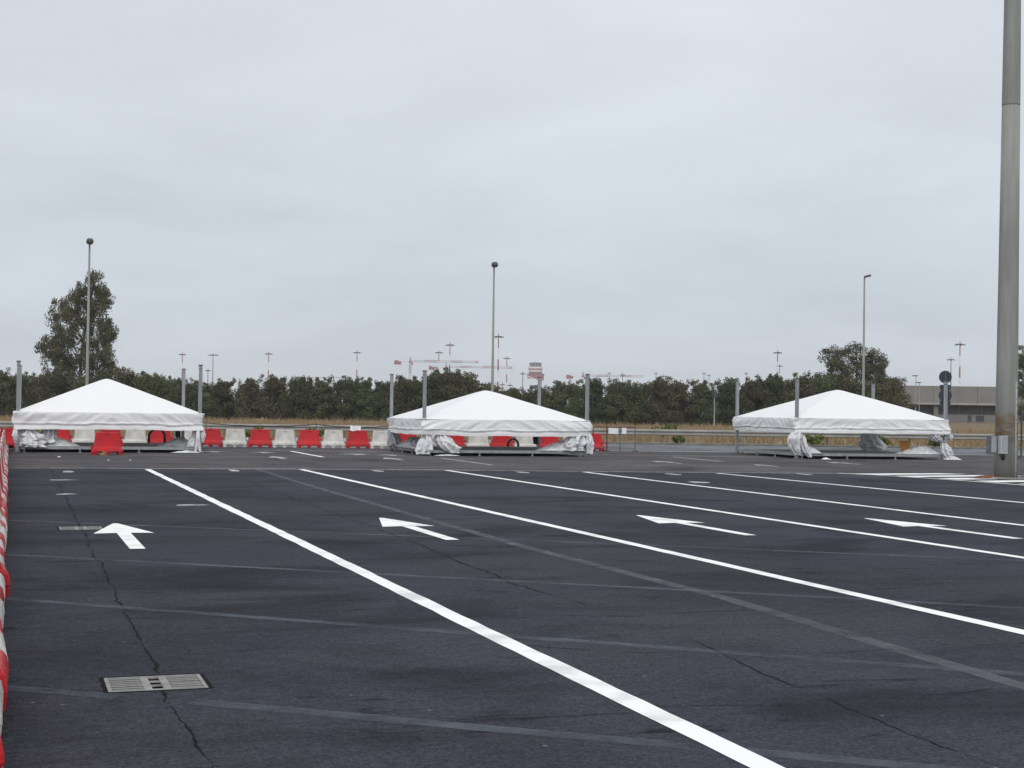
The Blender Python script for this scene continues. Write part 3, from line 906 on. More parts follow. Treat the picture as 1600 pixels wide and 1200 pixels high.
def extra3(t):
    bundle([(-2.98, -3.04, 1.00), (-3.12, -3.06, 0.72), (-3.08, -3.06, 0.40), (-2.95, -3.06, 0.12)], [0.12, 0.20, 0.16, 0.09], 2.9, 7, 0.35).build('curtain', M_CURT, t, True)
    bundle([(-2.78, -2.95, 0.95), (-2.72, -2.98, 0.6), (-2.62, -3.0, 0.3), (-2.48, -3.05, 0.05)], [0.05, 0.11, 0.13, 0.06], 4.9, 6, 0.35).build('curtain', M_CURT, t, True)
    heap(-2.3, -2.75, 0.75, 0.5, 0.26, 0.190, 3.0, -0.2).build('curtain', M_CURT, t, True)
    bundle([(2.62, 2.6, 0.95), (2.60, 2.5, 0.65), (2.65, 2.4, 0.42), (2.8, 2.3, 0.19)], [0.18, 0.34, 0.42, 0.52], 3.7, 8, 0.18).build('curtain', M_CURT, t, True)
    heap(2.1, -2.5, 1.65, 0.85, 0.34, 0.190, 21.0, 0.3).build('curtain', M_CURT, t, True)
    bundle([(2.75, -2.9, 1.05), (2.55, -2.9, 0.88), (2.72, -2.92, 0.72), (2.95, -2.95, 0.62)], [0.07, 0.18, 0.17, 0.07], 9.7, 8, 0.34).build('curtain', M_CURT, t, True)
    bundle([(2.90, -3.0, 0.62), (2.98, -3.05, 0.35), (3.08, -3.1, 0.05)], [0.09, 0.17, 0.15], 1.7, 7, 0.34).build('curtain', M_CURT, t, True)
    bundle([(3.10, -2.98, 1.0), (3.18, -3.0, 0.85), (3.2, -3.0, 0.72)], [0.04, 0.09, 0.03], 1.9, 6, 0.34).build('curtain', M_CURT, t, True)
    heap(3.15, -3.2, 0.7, 0.3, 0.16, 0.0, 31.0, 0, 40, 14).build('curtain', M_CURT, t, True)
    sleeve(t, 2.80, 2.75, 1.0)

make_tent('white pyramid marquee lowered on its posts, with a lone red barrier standing before it', (3.297, 54.818, 0), -0.014, 3.0, 1.34, 2.58, 0.775, 1.0, extra1)
make_tent('white pyramid marquee lowered on its posts, the middle one of three', (16.795, 52.468, 0), -0.053, 2.92, 1.27, 2.38, 0.70, 5.0, extra2)
make_tent('white pyramid marquee lowered on its posts, rightmost, open underneath', (30.544, 50.484, 0), -0.108, 2.91, 1.48, 2.63, 0.95, 9.0, extra3)

# black conduit arches, orange board, papers, litter
def arch(x, y, w, h, r, label):
    pts = [(-w / 2, 0, 0.0)]
    for i in range(25):
        a = math.pi - math.pi * i / 24
        pts.append((w / 2 * math.cos(a), 0.04 * math.sin(2 * a), h - w / 2 + w / 2 * math.sin(a)))
    pts.append((w / 2, 0, 0.0))
    rads = [r * (1 + (0.08 if i % 2 else 0)) for i in range(len(pts))]
    o = MB().tube(pts, rads, 10).build('conduit_arch', M_BLACK, None, True)
    o.location = (x, y, 0)
    return tag(o, label, 'conduit', 'black conduit arches')
arch(5.42, 58.45, 0.60, 0.72, 0.05, 'black conduit bent into an arch, seen under the left tent')
arch(19.1, 56.0, 0.44, 0.48, 0.045, 'small black conduit arch, seen under the middle tent')
t = thing('orange_board', 'orange board standing on the deck of the right tent', 'board', (32.0, 48.05, 0.195), R(-6))
MB().box((0, 0, 0.25), (0.36, 0.02, 0.46), (R(-4), 0, 0)).build('panel', M_ORANGE, t)
MB().box((-0.13, 0.05, 0.03), (0.03, 0.14, 0.06)).box((0.13, 0.05, 0.03), (0.03, 0.14, 0.06)).build('stand', M_GALV_D, t)

b = MB()
vs = []
for j in range(5):
    for i in range(9):
        u, v = i / 8 - 0.5, j / 4
        vs.append((u * 0.42, 0.05 * math.sin(u * 5) + 0.03 * v, v * 0.21 + 0.02 * math.sin(u * 7)))
b.add(vs, [(j * 9 + i, j * 9 + i + 1, j * 9 + i + 10, j * 9 + i + 9) for j in range(4) for i in range(8)])
o = b.build('paper_sheet', M_PAPER, None, True)
o.location = (13.25, 58.62, 0.70); o.rotation_euler = (0, R(7), R(-12))
tag(o, 'white paper sheet stuck on top of a red barrier between the tents', 'paper')

# rusty pedestrian fence panel with two notices
t = thing('fence_panel', 'rusty tube fence panel standing right of the middle tent', 'fence', (23.25, 56.2, 0), R(7))
b = MB().tube([(-0.65, 0, 1.02), (-0.2, 0, 1.0), (0.6, 0, 0.99), (1.32, 0, 0.985)], 0.018, 8)
b.build('top_rail', M_RUST, t)
MB().tube([(-0.65, 0, 0.16), (1.32, 0, 0.12)], 0.016, 8).build('bottom_rail', M_GALV_D, t)
for x, m_, rr in ((-0.65, M_RUST, 0.02), (-0.02, M_RUST, 0.03), (0.60, M_GALV_D, 0.022), (1.32, M_GALV_D, 0.022)):
    MB().tube([(x, 0, 0), (x, 0, 1.04)], rr, 8).build('upright', m_, t)
for x in (-0.02, 1.32):
    MB().box((x, 0, 0.015), (0.06, 0.45, 0.03)).build('foot', M_GALV_D, t)
def notice(x, w, h, lab, z):
    bb = MB()
    vs = [(u * w, 0.012 * math.sin(u * 6), v * h) for v in (0, 0.5, 1) for u in (0, 0.25, 0.5, 0.75, 1)]
    bb.add(vs, [(j * 5 + i, j * 5 + i + 1, j * 5 + i + 6, j * 5 + i + 5) for j in range(2) for i in range(4)])
    oo = bb.build('paper_notice', M_PAPER)
    oo.location = (23.25 + x * math.cos(R(7)), 56.2 + x * math.sin(R(7)) - 0.045, z)
    oo.rotation_euler = (0, R(2), R(7))
    tag(oo, lab, 'notice', 'notices on the fence panel')
notice(0.03, 0.46, 0.24, 'wide white notice hung on the rusty fence panel, the left one', 0.72)
notice(0.66, 0.22, 0.25, 'narrow white notice hung on the fence panel, the right one', 0.72)

# thin stakes with a slack cable behind the barrier row
SP = [(8.0, 64.2), (12.6, 63.3), (15.9, 62.6), (21.6, 61.4)]
t = thing('stake_fence', 'thin grey stakes with a slack dark cable behind the barriers', 'fence', (0, 0, 0))
for x, y in SP:
    MB().tube([(x, y, 0), (x, y, 0.92)], 0.022, 6).build('stake', M_GALV_D, t)
SPX = [(2.0, 65.3)] + SP
for a, c in zip(SPX[:-1], SPX[1:]):
    pts = [(a[0] + (c[0] - a[0]) * f, a[1] + (c[1] - a[1]) * f - 0.03, 0.90 - 0.11 * 4 * f * (1 - f) + 0.01 * math.sin(f * 40)) for f in [i / 12 for i in range(13)]]
    MB().tube(pts, 0.018, 6).build('cable', M_BLACK, t)

# guardrail: a W beam, posts, spacer blocks
gr = thing('guardrail', 'long galvanised guardrail along the far side of the road', 'guardrail', (0, 0, 0))
prof = [(-0.02, 0.0), (0.045, 0.04), (0.045, 0.10), (-0.03, 0.155), (0.045, 0.21), (0.045, 0.27), (-0.02, 0.31)]
gx = [x * 4.0 for x in range(-14, 26)]
M_RAIL = mat('weathered_rail', (0.34, 0.335, 0.32), (0.25, 0.245, 0.23), 1.2, 0.6, 0.25, bump=0.1)
for a, c in zip(gx[:-1], gx[1:]):
    ya, yc = rail_y(a), rail_y(c)
    d = Vector((c - a, yc - ya, 0)).normalized()
    nr = Vector((d.y, -d.x, 0))
    q = lambda x, y, ov, p: (x + nr.x * (p[0] + ov), y + nr.y * (p[0] + ov), 0.44 + p[1])
    MB().loft([[q(a - d.x * 0.15, ya - d.y * 0.15, 0.0, p) for p in prof], [q(c, yc, 0.004, p) for p in prof]], cap=False, closed=False).build('beam', M_RAIL, gr)
    MB().box((a - nr.x * 0.12, ya - nr.y * 0.12, 0.32), (0.10, 0.06, 0.84)).build('post', M_GALV_D if int(a) % 3 else M_GALV, gr)
    MB().box((a - nr.x * 0.055, ya - nr.y * 0.055, 0.60), (0.07, 0.05, 0.18)).build('spacer', M_GALV_D, gr)

# litter
for x, y, s, lab in ((1.45, 46.9, 0.06, 'scrap of white litter left of the lone red barrier'), (2.75, 44.2, 0.04, 'white litter scrap in front of the lone red barrier, the left one'),
                     (3.35, 44.3, 0.04, 'white litter scrap in front of the lone red barrier, the right one'), (28.0, 47.0, 0.18, 'white foam lump on the asphalt under the right tent edge')):
    bb = heap(0, 0, s * 2, s * 1.3, s * 0.4, 0, x, 0, 12, 10)
    o = tag(bb.build('litter', M_PAPER, None, True), lab, 'litter', 'litter on the asphalt')
    o.location = (x, y, 0)
o = MB().box((0, 0, 0.035), (0.16, 0.1, 0.07), (0, 0, 0.3)).box((0.05, -0.02, 0.09), (0.1, 0.08, 0.04), (0.1, 0.2, 0.5)).build('wooden_block', mat('raw_wood', (0.42, 0.27, 0.12), (0.34, 0.21, 0.09), 8, 0.8))
o.location = (2.88, 49.05, 0)
tag(o, 'small wooden block at the foot of the lone red barrier', 'wood block')

# ------------------------------------------------------------------ the tall pole on the right
def pole_material():
    m = bpy.data.materials.new('stained_pole_steel')
    n, l, b_ = nt(m)
    b_.inputs['Roughness'].default_value = 0.75
    b_.inputs['Specular IOR Level'].default_value = 0.2
    t_ = n.new('ShaderNodeTexCoord')
    sp = n.new('ShaderNodeSeparateXYZ'); l.new(t_.outputs['Object'], sp.inputs[0])
    mp = n.new('ShaderNodeMapping'); mp.inputs['Scale'].default_value = (5, 5, 0.5); l.new(t_.outputs['Object'], mp.inputs[0])
    z = n.new('ShaderNodeTexNoise'); z.inputs['Scale'].default_value = 1.6; z.inputs['Detail'].default_value = 7; l.new(mp.outputs[0], z.inputs['Vector'])
    rp = n.new('ShaderNodeValToRGB')
    rp.color_ramp.elements[0].position = 0.3; rp.color_ramp.elements[0].color = (0.225, 0.225, 0.205, 1)
    rp.color_ramp.elements[1].position = 0.7; rp.color_ramp.elements[1].color = (0.29, 0.295, 0.28, 1)
    l.new(z.outputs['Fac'], rp.inputs[0])
    def rng(src, a, c, lo, hi):
        r = n.new('ShaderNodeMapRange'); r.inputs['From Min'].default_value = a; r.inputs['From Max'].default_value = c
        r.inputs['To Min'].default_value = lo; r.inputs['To Max'].default_value = hi; l.new(src, r.inputs['Value']); return r.outputs[0]
    def op(o_, a, c):
        x = n.new('ShaderNodeMath'); x.operation = o_; l.new(a, x.inputs[0])
        if isinstance(c, float): x.inputs[1].default_value = c
        else: l.new(c, x.inputs[1])
        return x.outputs[0]
    # brown glue stains left by removed posters
    mp2 = n.new('ShaderNodeMapping'); mp2.inputs['Scale'].default_value = (1.2, 1.2, 3.0); l.new(t_.outputs['Object'], mp2.inputs[0])
    z2 = n.new('ShaderNodeTexNoise'); z2.inputs['Scale'].default_value = 2.2; z2.inputs['Detail'].default_value = 8; z2.inputs['Roughness'].default_value = 0.7; l.new(mp2.outputs[0], z2.inputs['Vector'])
    band = op('MULTIPLY', rng(sp.outputs['Z'], 0.85, 1.15, 0, 1), rng(sp.outputs['Z'], 1.55, 1.80, 1, 0))
    stain = op('MULTIPLY', band, rng(z2.outputs['Fac'], 0.36, 0.60, 0.15, 1.0))
    mx = n.new('ShaderNodeMix'); mx.data_type = 'RGBA'
    l.new(stain, mx.inputs['Factor']); l.new(rp.outputs[0], mx.inputs['A']); mx.inputs['B'].default_value = (0.19, 0.115, 0.055, 1)
    # streaks of white paint on the road side
    z4 = n.new('ShaderNodeTexNoise'); z4.inputs['Scale'].default_value = 9; z4.inputs['Detail'].default_value = 5; l.new(mp2.outputs[0], z4.inputs['Vector'])
    wx = op('MULTIPLY', rng(sp.outputs['X'], 0.06, 0.075, 0, 1), rng(sp.outputs['X'], 0.125, 0.14, 1, 0))
    wz = op('MULTIPLY', rng(z4.outputs['Fac'], 0.40, 0.48, 0, 1), rng(sp.outputs['Z'], 2.5, 2.6, 1, 0))
    ysel = rng(sp.outputs['Y'], -0.02, 0.0, 1, 0)
    wf = op('MULTIPLY', op('MULTIPLY', wx, wz), ysel)
    mx2 = n.new('ShaderNodeMix'); mx2.data_type = 'RGBA'
    l.new(op('MULTIPLY', wf, 0.8), mx2.inputs['Factor']); l.new(mx.outputs['Result'], mx2.inputs['A']); mx2.inputs['B'].default_value = (0.72, 0.72, 0.70, 1)
    l.new(mx2.outputs['Result'], b_.inputs['Base Color'])
    return m
PX, PY = 24.9, 32.75
t = thing('light_pole', 'tall tapered grey steel pole on the right with a brown stain', 'pole', (PX, PY, 0))
t.rotation_euler = (0, R(0.45), 0)
MB().tube([(0, 0, 0.02), (0, 0, 3.0), (0, 0, 6.5), (0, 0, 9.9)], [0.298, 0.275, 0.252, 0.232], 40).build('lower_section', pole_material(), t, True)
M_POLE2 = mat('pole_steel', (0.225, 0.225, 0.205), (0.29, 0.295, 0.28), 1.6, 0.75, 0.0, spec=0.2, stretch=(5, 5, 0.5), detail=7)
MB().tube([(0, 0, 9.86), (0, 0, 9.9), (0, 0, 14), (0, 0, 20)], [0.2335, 0.235, 0.205, 0.16], 40).build('upper_section', M_POLE2, t, True)
hd = MB()
for i in range(6):
    a = i * math.pi / 3
    hd.tube([(0, 0, 19.8), (0.9 * math.cos(a), 0.9 * math.sin(a), 19.9)], 0.04, 6)
    hd.box((1.05 * math.cos(a), 1.05 * math.sin(a), 19.8), (0.45, 0.4, 0.18), (0.3, 0, a))
hd.build('floodlight_head', M_LAMP, t)
MB().tube([(0.28, -0.10, 0.55), (0.40, -0.10, 0.60), (0.405, -0.10, 1.0), (0.40, -0.10, 1.70), (0.36, -0.10, 1.90), (0.20, -0.14, 1.96)], 0.028, 8).build('conduit', M_LAMP, t, True)
j1 = MB(); j1.loft([rrect(0.22, 0.16, 0.66, 0.02), rrect(0.22, 0.16, 1.13, 0.02)])
j1 = j1.build('junction_box', mat('pale_box', (0.42, 0.44, 0.45), (0.36, 0.38, 0.39), 5, 0.5), t); j1.location = (-0.30, -0.26, 0)
MB().box((0, -0.083, 0.9), (0.17, 0.008, 0.40)).build('lid', M_GALV, j1)
j2 = MB(); j2.loft([rrect(0.20, 0.20, 0.62, 0.015), rrect(0.20, 0.20, 1.12, 0.015)])
j2 = j2.build('junction_box', M_GALV_D, t); j2.location = (-0.53, -0.10, 0)
MB().box((0, -0.103, 0.9), (0.16, 0.008, 0.42)).build('lid', M_GALV, j2)
MB().box((-0.32, -0.12, 1.0), (0.52, 0.04, 0.04)).box((-0.32, -0.12, 0.75), (0.52, 0.04, 0.04)).build('bracket', M_GALV_D, t)
MB().tube([(-0.30, -0.26, 0.66), (-0.30, -0.25, 0.60), (-0.24, -0.2, 0.52)], 0.05, 8).build('cable_gland', M_BLACK, t)
ring = []
for z, r in ((0.0, 0.62), (0.035, 0.60), (0.045, 0.46), (0.03, 0.33)):
    ring.append([(r * (1 + 0.04 * fbm(math.cos(a), math.sin(a), r)) * math.cos(a), r * math.sin(a), z) for a in [2 * math.pi * i / 40 for i in range(40)]])
MB().loft(ring, cap=False).build('footing', M_CONC, t)
o = heap(0, 0, 0.85, 0.5, 0.09, 0, 44, 0.1, 30, 20).build('dirt_heap', M_DIRT, None, True)
o.location = (PX - 0.55, PY + 0.05, 0.008)
tag(o, 'low heap of reddish dirt at the foot of the tall pole', 'dirt')

# ------------------------------------------------------------------ traffic sign seen from behind
t = thing('traffic_sign', 'dark backs of two round signs and plates behind the right tent', 'traffic sign', (41.35, 58.85, 0), R(-19))
MB().tube([(0, 0.05, 0), (0, 0.05, 3.70)], 0.03, 10).build('pole', M_GALV, t)
def disc(z, r):
    ob = MB().loft([[(r_ * math.cos(a), y_, z + r_ * math.sin(a)) for a in [2 * math.pi * i / 40 for i in range(40)]] for r_, y_ in ((r * 0.97, -0.012), (r, -0.004), (r, 0.014), (r * 0.97, 0.018))]).build('round_plate', M_SIGN, t)
    MB().box((0, -0.03, z), (0.035, 0.03, r * 1.7)).build('bracket', M_GALV_D, ob)
disc(3.46, 0.30); disc(2.60, 0.305)
for z, w, h in ((2.975, 0.50, 0.24), (2.18, 0.50, 0.34)):
    ob = MB().box((0, 0.008, z), (w, 0.02, h)).build('plate', M_SIGN, t)
    MB().box((0, -0.02, z), (0.035, 0.03, h * 0.8)).build('bracket', M_GALV_D, ob)

# ------------------------------------------------------------------ street lamps
def street_lamp(loc, h, rz, label, style):
    t_ = thing('street_lamp', label, 'street lamp', loc, rz, 'street lamps beyond the guardrail')
    MB().tube([(0, 0, -0.2), (0, 0, 1.2), (0, 0, h)], [0.13, 0.11, 0.06], 12).build('pole', M_POLE2, t_, True)
    MB().box((0, -0.12, 1.1), (0.09, 0.03, 0.28)).build('hatch', M_GALV_D, t_)
    if style == 0:
        MB().tube([(0, 0, h - 0.02), (0, -0.25, h + 0.06)], 0.035, 8).build('arm', M_GALV_D, t_)
        MB().loft([rrect(0.30, 0.34, h - 0.14, 0.1), rrect(0.44, 0.56, h - 0.05, 0.14), rrect(0.44, 0.56, h + 0.10, 0.14), rrect(0.28, 0.36, h + 0.22, 0.1)]).build('lantern', M_LAMP, t_, True).location = (0, -0.25, 0)
    else:
        MB().tube([(0, 0, h - 0.02), (0.22, -0.1, h + 0.05)], 0.035, 8).build('arm', M_GALV_D, t_)
        ob = MB().loft([[(x, y * 1.0, -0.05) for x, y, z in rrect(0.50, 0.28, 0, 0.1)], [(x, y, 0.03) for x, y, z in rrect(0.54, 0.32, 0, 0.12)], [(x * 0.8, y * 0.7, 0.11) for x, y, z in rrect(0.54, 0.32, 0, 0.12)]]).build('lantern', M_LAMP, t_, True)
        ob.location = (0.22, -0.1, h + 0.05); ob.rotation_euler = (0, R(-16), 0)
street_lamp((4.7, 98.6, 0.1), 11.95, 0, 'slim street lamp in front of the tall tree on the left', 0)
street_lamp((32.4, 99.7, 0.1), 11.8, R(-8), 'slim street lamp rising behind the middle tent', 0)
street_lamp((60.6, 96.5, 0.1), 11.9, R(-19), 'slim street lamp rising behind the right tent', 1)
t = thing('short_pole', 'short thin pole before the trees between middle and right tents', 'pole', (63.2, 126.4, 0))
MB().tube([(0, 0, 0), (0, 0, 3.9)], [0.07, 0.05], 8).build('shaft', M_GALV, t)
MB().box((0, 0, 3.5), (0.28, 0.25, 0.7)).build('head', M_DGREY, t)

# ------------------------------------------------------------------ trees
def leaves(b_, centre, rad, count, size, r, droop=0.0, long_=1.0):
    cx, cy, cz = centre
    for _ in range(count):
        while True:
            p = Vector((r.uniform(-1, 1), r.uniform(-1, 1), r.uniform(-1, 1)))
            if p.length <= 1:
                break
        p *= (0.55 + 0.45 * p.length)
        c = Vector((cx + p.x * rad[0], cy + p.y * rad[1], cz + p.z * rad[2]))
        s = size * r.uniform(0.6, 1.35)
        a = Vector((r.gauss(0, 1), r.gauss(0, 1), r.gauss(0, 1) - droop * 2)).normalized()
        d = a.cross(Vector((r.gauss(0, 1), r.gauss(0, 1), r.gauss(0, 1)))).normalized()
        a = a * s * long_ * 0.5
        d = d * s * 0.5
        o_ = len(b_.v)
        b_.v += [tuple(c - a), tuple(c + d - a * 0.1), tuple(c + a), tuple(c - d - a * 0.1)]
        b_.f.append((o_, o_ + 1, o_ + 2, o_ + 3)); b_.mi.append(0)

def hedge_tree(seed, h=4.4, w=1.9):
    r = random.Random(seed)
    t_ = thing('hedge_tree', 'x', 'tree')
    crown = MB()
    tr = MB()
    stems = r.randint(2, 4)
    for i in range(stems):
        x, y = r.uniform(-0.5, 0.5), r.uniform(-0.4, 0.4)
        tx, ty = x + r.uniform(-0.7, 0.7), y + r.uniform(-0.5, 0.5)
        tr.tube([(x * 0.5, y * 0.5, -0.1), (x, y, 1.2), ((x + tx) / 2 + r.uniform(-0.1, 0.1), (y + ty) / 2, 2.4), (tx, ty, h * 0.85)], [0.10, 0.075, 0.05, 0.015], 6)
        for q in range(3):
            f = r.uniform(0.35, 0.8)
            bx, by, bz = x + (tx - x) * f, y + (ty - y) * f, 1.2 + (h * 0.85 - 1.2) * f
            tr.tube([(bx, by, bz), (bx + r.uniform(-0.7, 0.7), by + r.uniform(-0.6, 0.6), bz + r.uniform(0.3, 0.8))], [0.035, 0.01], 5)
    n = 34
    for i in range(n):
        f = (i + 0.5) / n
        zz = 0.45 + (h - 0.75) * f
        prof_ = w * (0.78 + 0.3 * math.sin(math.pi * min(1, f * 1.15))) * (1 - 0.62 * f ** 3)
        a = r.uniform(0, 2 * math.pi)
        q = prof_ * math.sqrt(r.uniform(0.02, 1)) * 0.85
        k_ = r.uniform(0.55, 0.95)
        leaves(crown, (q * math.cos(a), q * math.sin(a) * 0.85, zz), (k_, k_, k_ * 0.7), 330, 0.105, r, 0.1, 1.6)
    for i in range(15):     # ragged tips
        a = r.uniform(0, 2 * math.pi)
        q = w * r.uniform(0.1, 0.75)
        leaves(crown, (q * math.cos(a), q * math.sin(a), h * r.uniform(0.84, 1.06)), (r.uniform(0.16, 0.34), 0.25, r.uniform(0.2, 0.42)), 60, 0.095, r, -0.2, 1.6)
    crown.build('crown', M_LEAF, t_)
    tr.build('trunk', M_BARK, t_, True)
    return t_
protos = [hedge_tree(100 + i, 4.3 + 0.1 * (i % 3), 1.75 + 0.1 * (i % 4)) for i in range(6)]
TOPS = [(-14, 4.6), (-0.9, 4.5), (2.8, 4.2), (7, 4.4), (11.3, 4.8), (13.8, 5.0), (17.5, 4.2), (20.6, 4.0), (23.7, 4.3), (26.1, 4.8), (28, 4.4), (32.3, 4.3), (35.9, 4.0), (38.5, 4.4), (41.5, 5.2), (43.9, 4.8), (47.6, 3.9), (50.5, 3.7), (53.2, 4.2), (58.1, 4.7), (63.6, 5.1), (66.1, 4.3), (69.7, 4.8), (72.8, 5.2), (76.5, 5.4), (80, 5.0), (85.1, 4.6), (92, 4.2), (100, 4.2)]
def top_h(x):
    for a, c in zip(TOPS[:-1], TOPS[1:]):
        if a[0] <= x <= c[0]:
            return a[1] + (c[1] - a[1]) * (x - a[0]) / (c[0] - a[0])
    return 4.3
r = random.Random(5)
used = set()
x = -10.0
ti = 0
GT = 'trees of the dense dark row behind the road'
rows = []
while x < 84.5:
    rows.append((x, 158.2 - 0.345 * x + r.uniform(-0.6, 0.6), 1.0))
    x += r.uniform(1.7, 2.4)
x = -9.0
while x < 84.5:
    rows.append((x, 161.6 - 0.345 * x + r.uniform(-0.6, 0.6), 0.96))
    x += r.uniform(2.1, 2.9)
for x, y, fk in rows:
    i = r.randrange(6)
    o = protos[i] if i not in used else copy_tree(protos[i])
    used.add(i)
    s = top_h(x) / 4.45 * fk * r.uniform(0.90, 1.08)
    o.location = (x, y, 0.05)
    o.rotation_euler = (0, 0, r.uniform(0, 6.28))
    o.scale = (max(0.95, s) * r.uniform(0.92, 1.1), max(0.95, s), s)
    o['label'] = 'small dark evergreen tree in the dense row beyond the guardrail'
    o['group'] = GT
for i in range(6):
    if i not in used:
        for ch in list(protos[i].children):
            bpy.data.objects.remove(ch, do_unlink=True)
        bpy.data.objects.remove(protos[i], do_unlink=True)

def big_tree(name, label, loc, trunk_pts, limbs, clumps, m, leaf, count, seed, droop, long_, cat='tree'):
    r_ = random.Random(seed)
    t_ = thing(name, label, cat, loc)
    tr = MB()
    tr.tube([p[:3] for p in trunk_pts], [p[3] for p in trunk_pts], 9)
    crown = MB()
    for (x_, z_, rx, rz) in clumps:
        yy = r_.uniform(-1.6, 1.6)
        # a limb from the trunk to the clump
        zt = max(1.5, z_ - abs(x_) * 0.8 - r_.uniform(0.5, 1.6))
        tx = 0.0
        for a, c in zip(trunk_pts[:-1], trunk_pts[1:]):
            if a[2] <= zt <= c[2]:
                tx = a[0] + (c[0] - a[0]) * (zt - a[2]) / (c[2] - a[2])
        tr.tube([(tx, 0, zt), ((tx + x_) / 2, yy * 0.4, (zt + z_) / 2 + 0.3), (x_, yy, z_)], [0.09, 0.055, 0.02], 5)
        sub = max(5, int(rx * rz * 11))
        for q in range(sub):
            c = (x_ + r_.gauss(0, 0.46) * rx, yy + r_.gauss(0, 0.5) * rx, z_ + r_.gauss(0, 0.50) * rz)
            k_ = r_.uniform(0.40, 0.85)
            leaves(crown, c, (k_, k_, k_ * (1.15 if droop > 0.5 else 0.7)), count, leaf, r_, droop, long_)
    crown.build('crown', m, t_)
    tr.build('trunk', M_BARK, t_, True)
    return t_

# the tall eucalyptus on the left (x offset from trunk, height, half width, half height)
euc = big_tree('eucalyptus_tree', 'tall drooping eucalyptus tree on the left, behind the street lamp', (7.1, 166.3, 0),
         [(0, 0, -0.2, 0.30), (0.05, 0, 3, 0.25), (-0.1, 0, 6, 0.20), (0.3, 0, 9.5, 0.14), (1.0, 0, 13, 0.07), (1.5, 0, 15.4, 0.03)], None,
         [(1.6, 15.2, 0.8, 0.7), (0.9, 14.2, 1.0, 0.9), (2.3, 14.1, 0.9, 0.8), (-0.6, 13.3, 1.1, 1.0), (1.4, 12.9, 1.2, 1.0), (2.7, 12.9, 0.7, 0.8), (-2.0, 12.5, 0.9, 0.9), (-0.2, 11.9, 1.2, 1.0),
          (1.9, 11.4, 1.2, 1.0), (-2.5, 11.2, 1.0, 1.0), (-1.0, 10.3, 1.2, 1.0), (0.7, 10.2, 1.1, 0.9), (2.6, 10.0, 1.0, 0.8), (3.2, 10.3, 0.6, 0.8), (-2.8, 9.5, 1.1, 1.0), (-1.4, 8.6, 1.2, 1.0), (1.2, 8.6, 1.2, 0.9),
          (3.5, 8.6, 1.0, 0.9), (4.0, 9.3, 0.6, 0.7), (-3.7, 8.2, 1.0, 0.8), (-4.3, 7.5, 0.8, 0.7), (-2.6, 7.3, 1.3, 0.9), (0.3, 7.2, 1.2, 0.9), (2.6, 7.2, 1.3, 0.9), (-3.4, 6.1, 1.2, 0.9), (-1.2, 5.9, 1.3, 0.9),
          (1.3, 5.8, 1.3, 0.9), (3.2, 5.9, 1.1, 0.9), (-3.0, 4.8, 1.2, 0.8), (-1.0, 4.5, 1.2, 0.8), (1.6, 4.5, 1.2, 0.8), (3.0, 4.6, 0.9, 0.8), (-2.9, 3.5, 1.2, 0.8), (0.8, 3.4, 1.3, 0.8), (2.6, 3.4, 1.0, 0.8), (-1.2, 3.0, 1.3, 0.8)],
         M_EUC, 0.115, 120, 31, 0.9, 2.1)
euc.scale = (0.87, 1.0, 1.0)
euc.location.x = 7.3
# the rounded tree on the right
rt = big_tree('broad_tree', 'rounded dark tree rising behind the right tent', (86.2, 139.6, 0),
         [(0, 0, -0.2, 0.26), (0.05, 0, 2, 0.22), (0.1, 0, 4, 0.17), (0.2, 0, 6, 0.10), (0.2, 0, 8.4, 0.03)], None,
         [(0.3, 8.7, 1.0, 0.6), (-0.8, 8.3, 0.9, 0.6), (1.3, 8.2, 0.9, 0.6), (-1.9, 7.3, 1.1, 0.7), (0.0, 7.6, 1.2, 0.7), (1.9, 7.3, 1.0, 0.7), (-2.6, 6.8, 1.0, 0.8), (-2.2, 7.8, 0.9, 0.6), (2.6, 7.6, 0.8, 0.6), (3.1, 6.6, 0.8, 0.6), (-1.2, 6.4, 1.3, 0.8), (0.8, 6.5, 1.3, 0.8), (2.5, 6.3, 0.9, 0.7),
          (-2.4, 5.5, 1.1, 0.8), (-0.4, 5.4, 1.3, 0.8), (1.6, 5.3, 1.2, 0.8), (3.1, 5.3, 0.9, 0.5), (3.8, 5.5, 0.6, 0.4), (-1.8, 4.3, 1.4, 0.8), (0.4, 4.2, 1.4, 0.8), (2.2, 4.0, 1.2, 0.7), (-2.5, 3.2, 1.3, 0.8), (0.0, 3.0, 1.4, 0.8), (2.4, 2.8, 1.3, 0.8), (4.2, 3.4, 0.9, 0.6), (4.8, 2.6, 1.0, 0.7)],
         M_ROUND, 0.105, 200, 77, 0.15, 1.4)
rt.scale = (1.12, 1.0, 1.0)
rt.location.x = 86.6
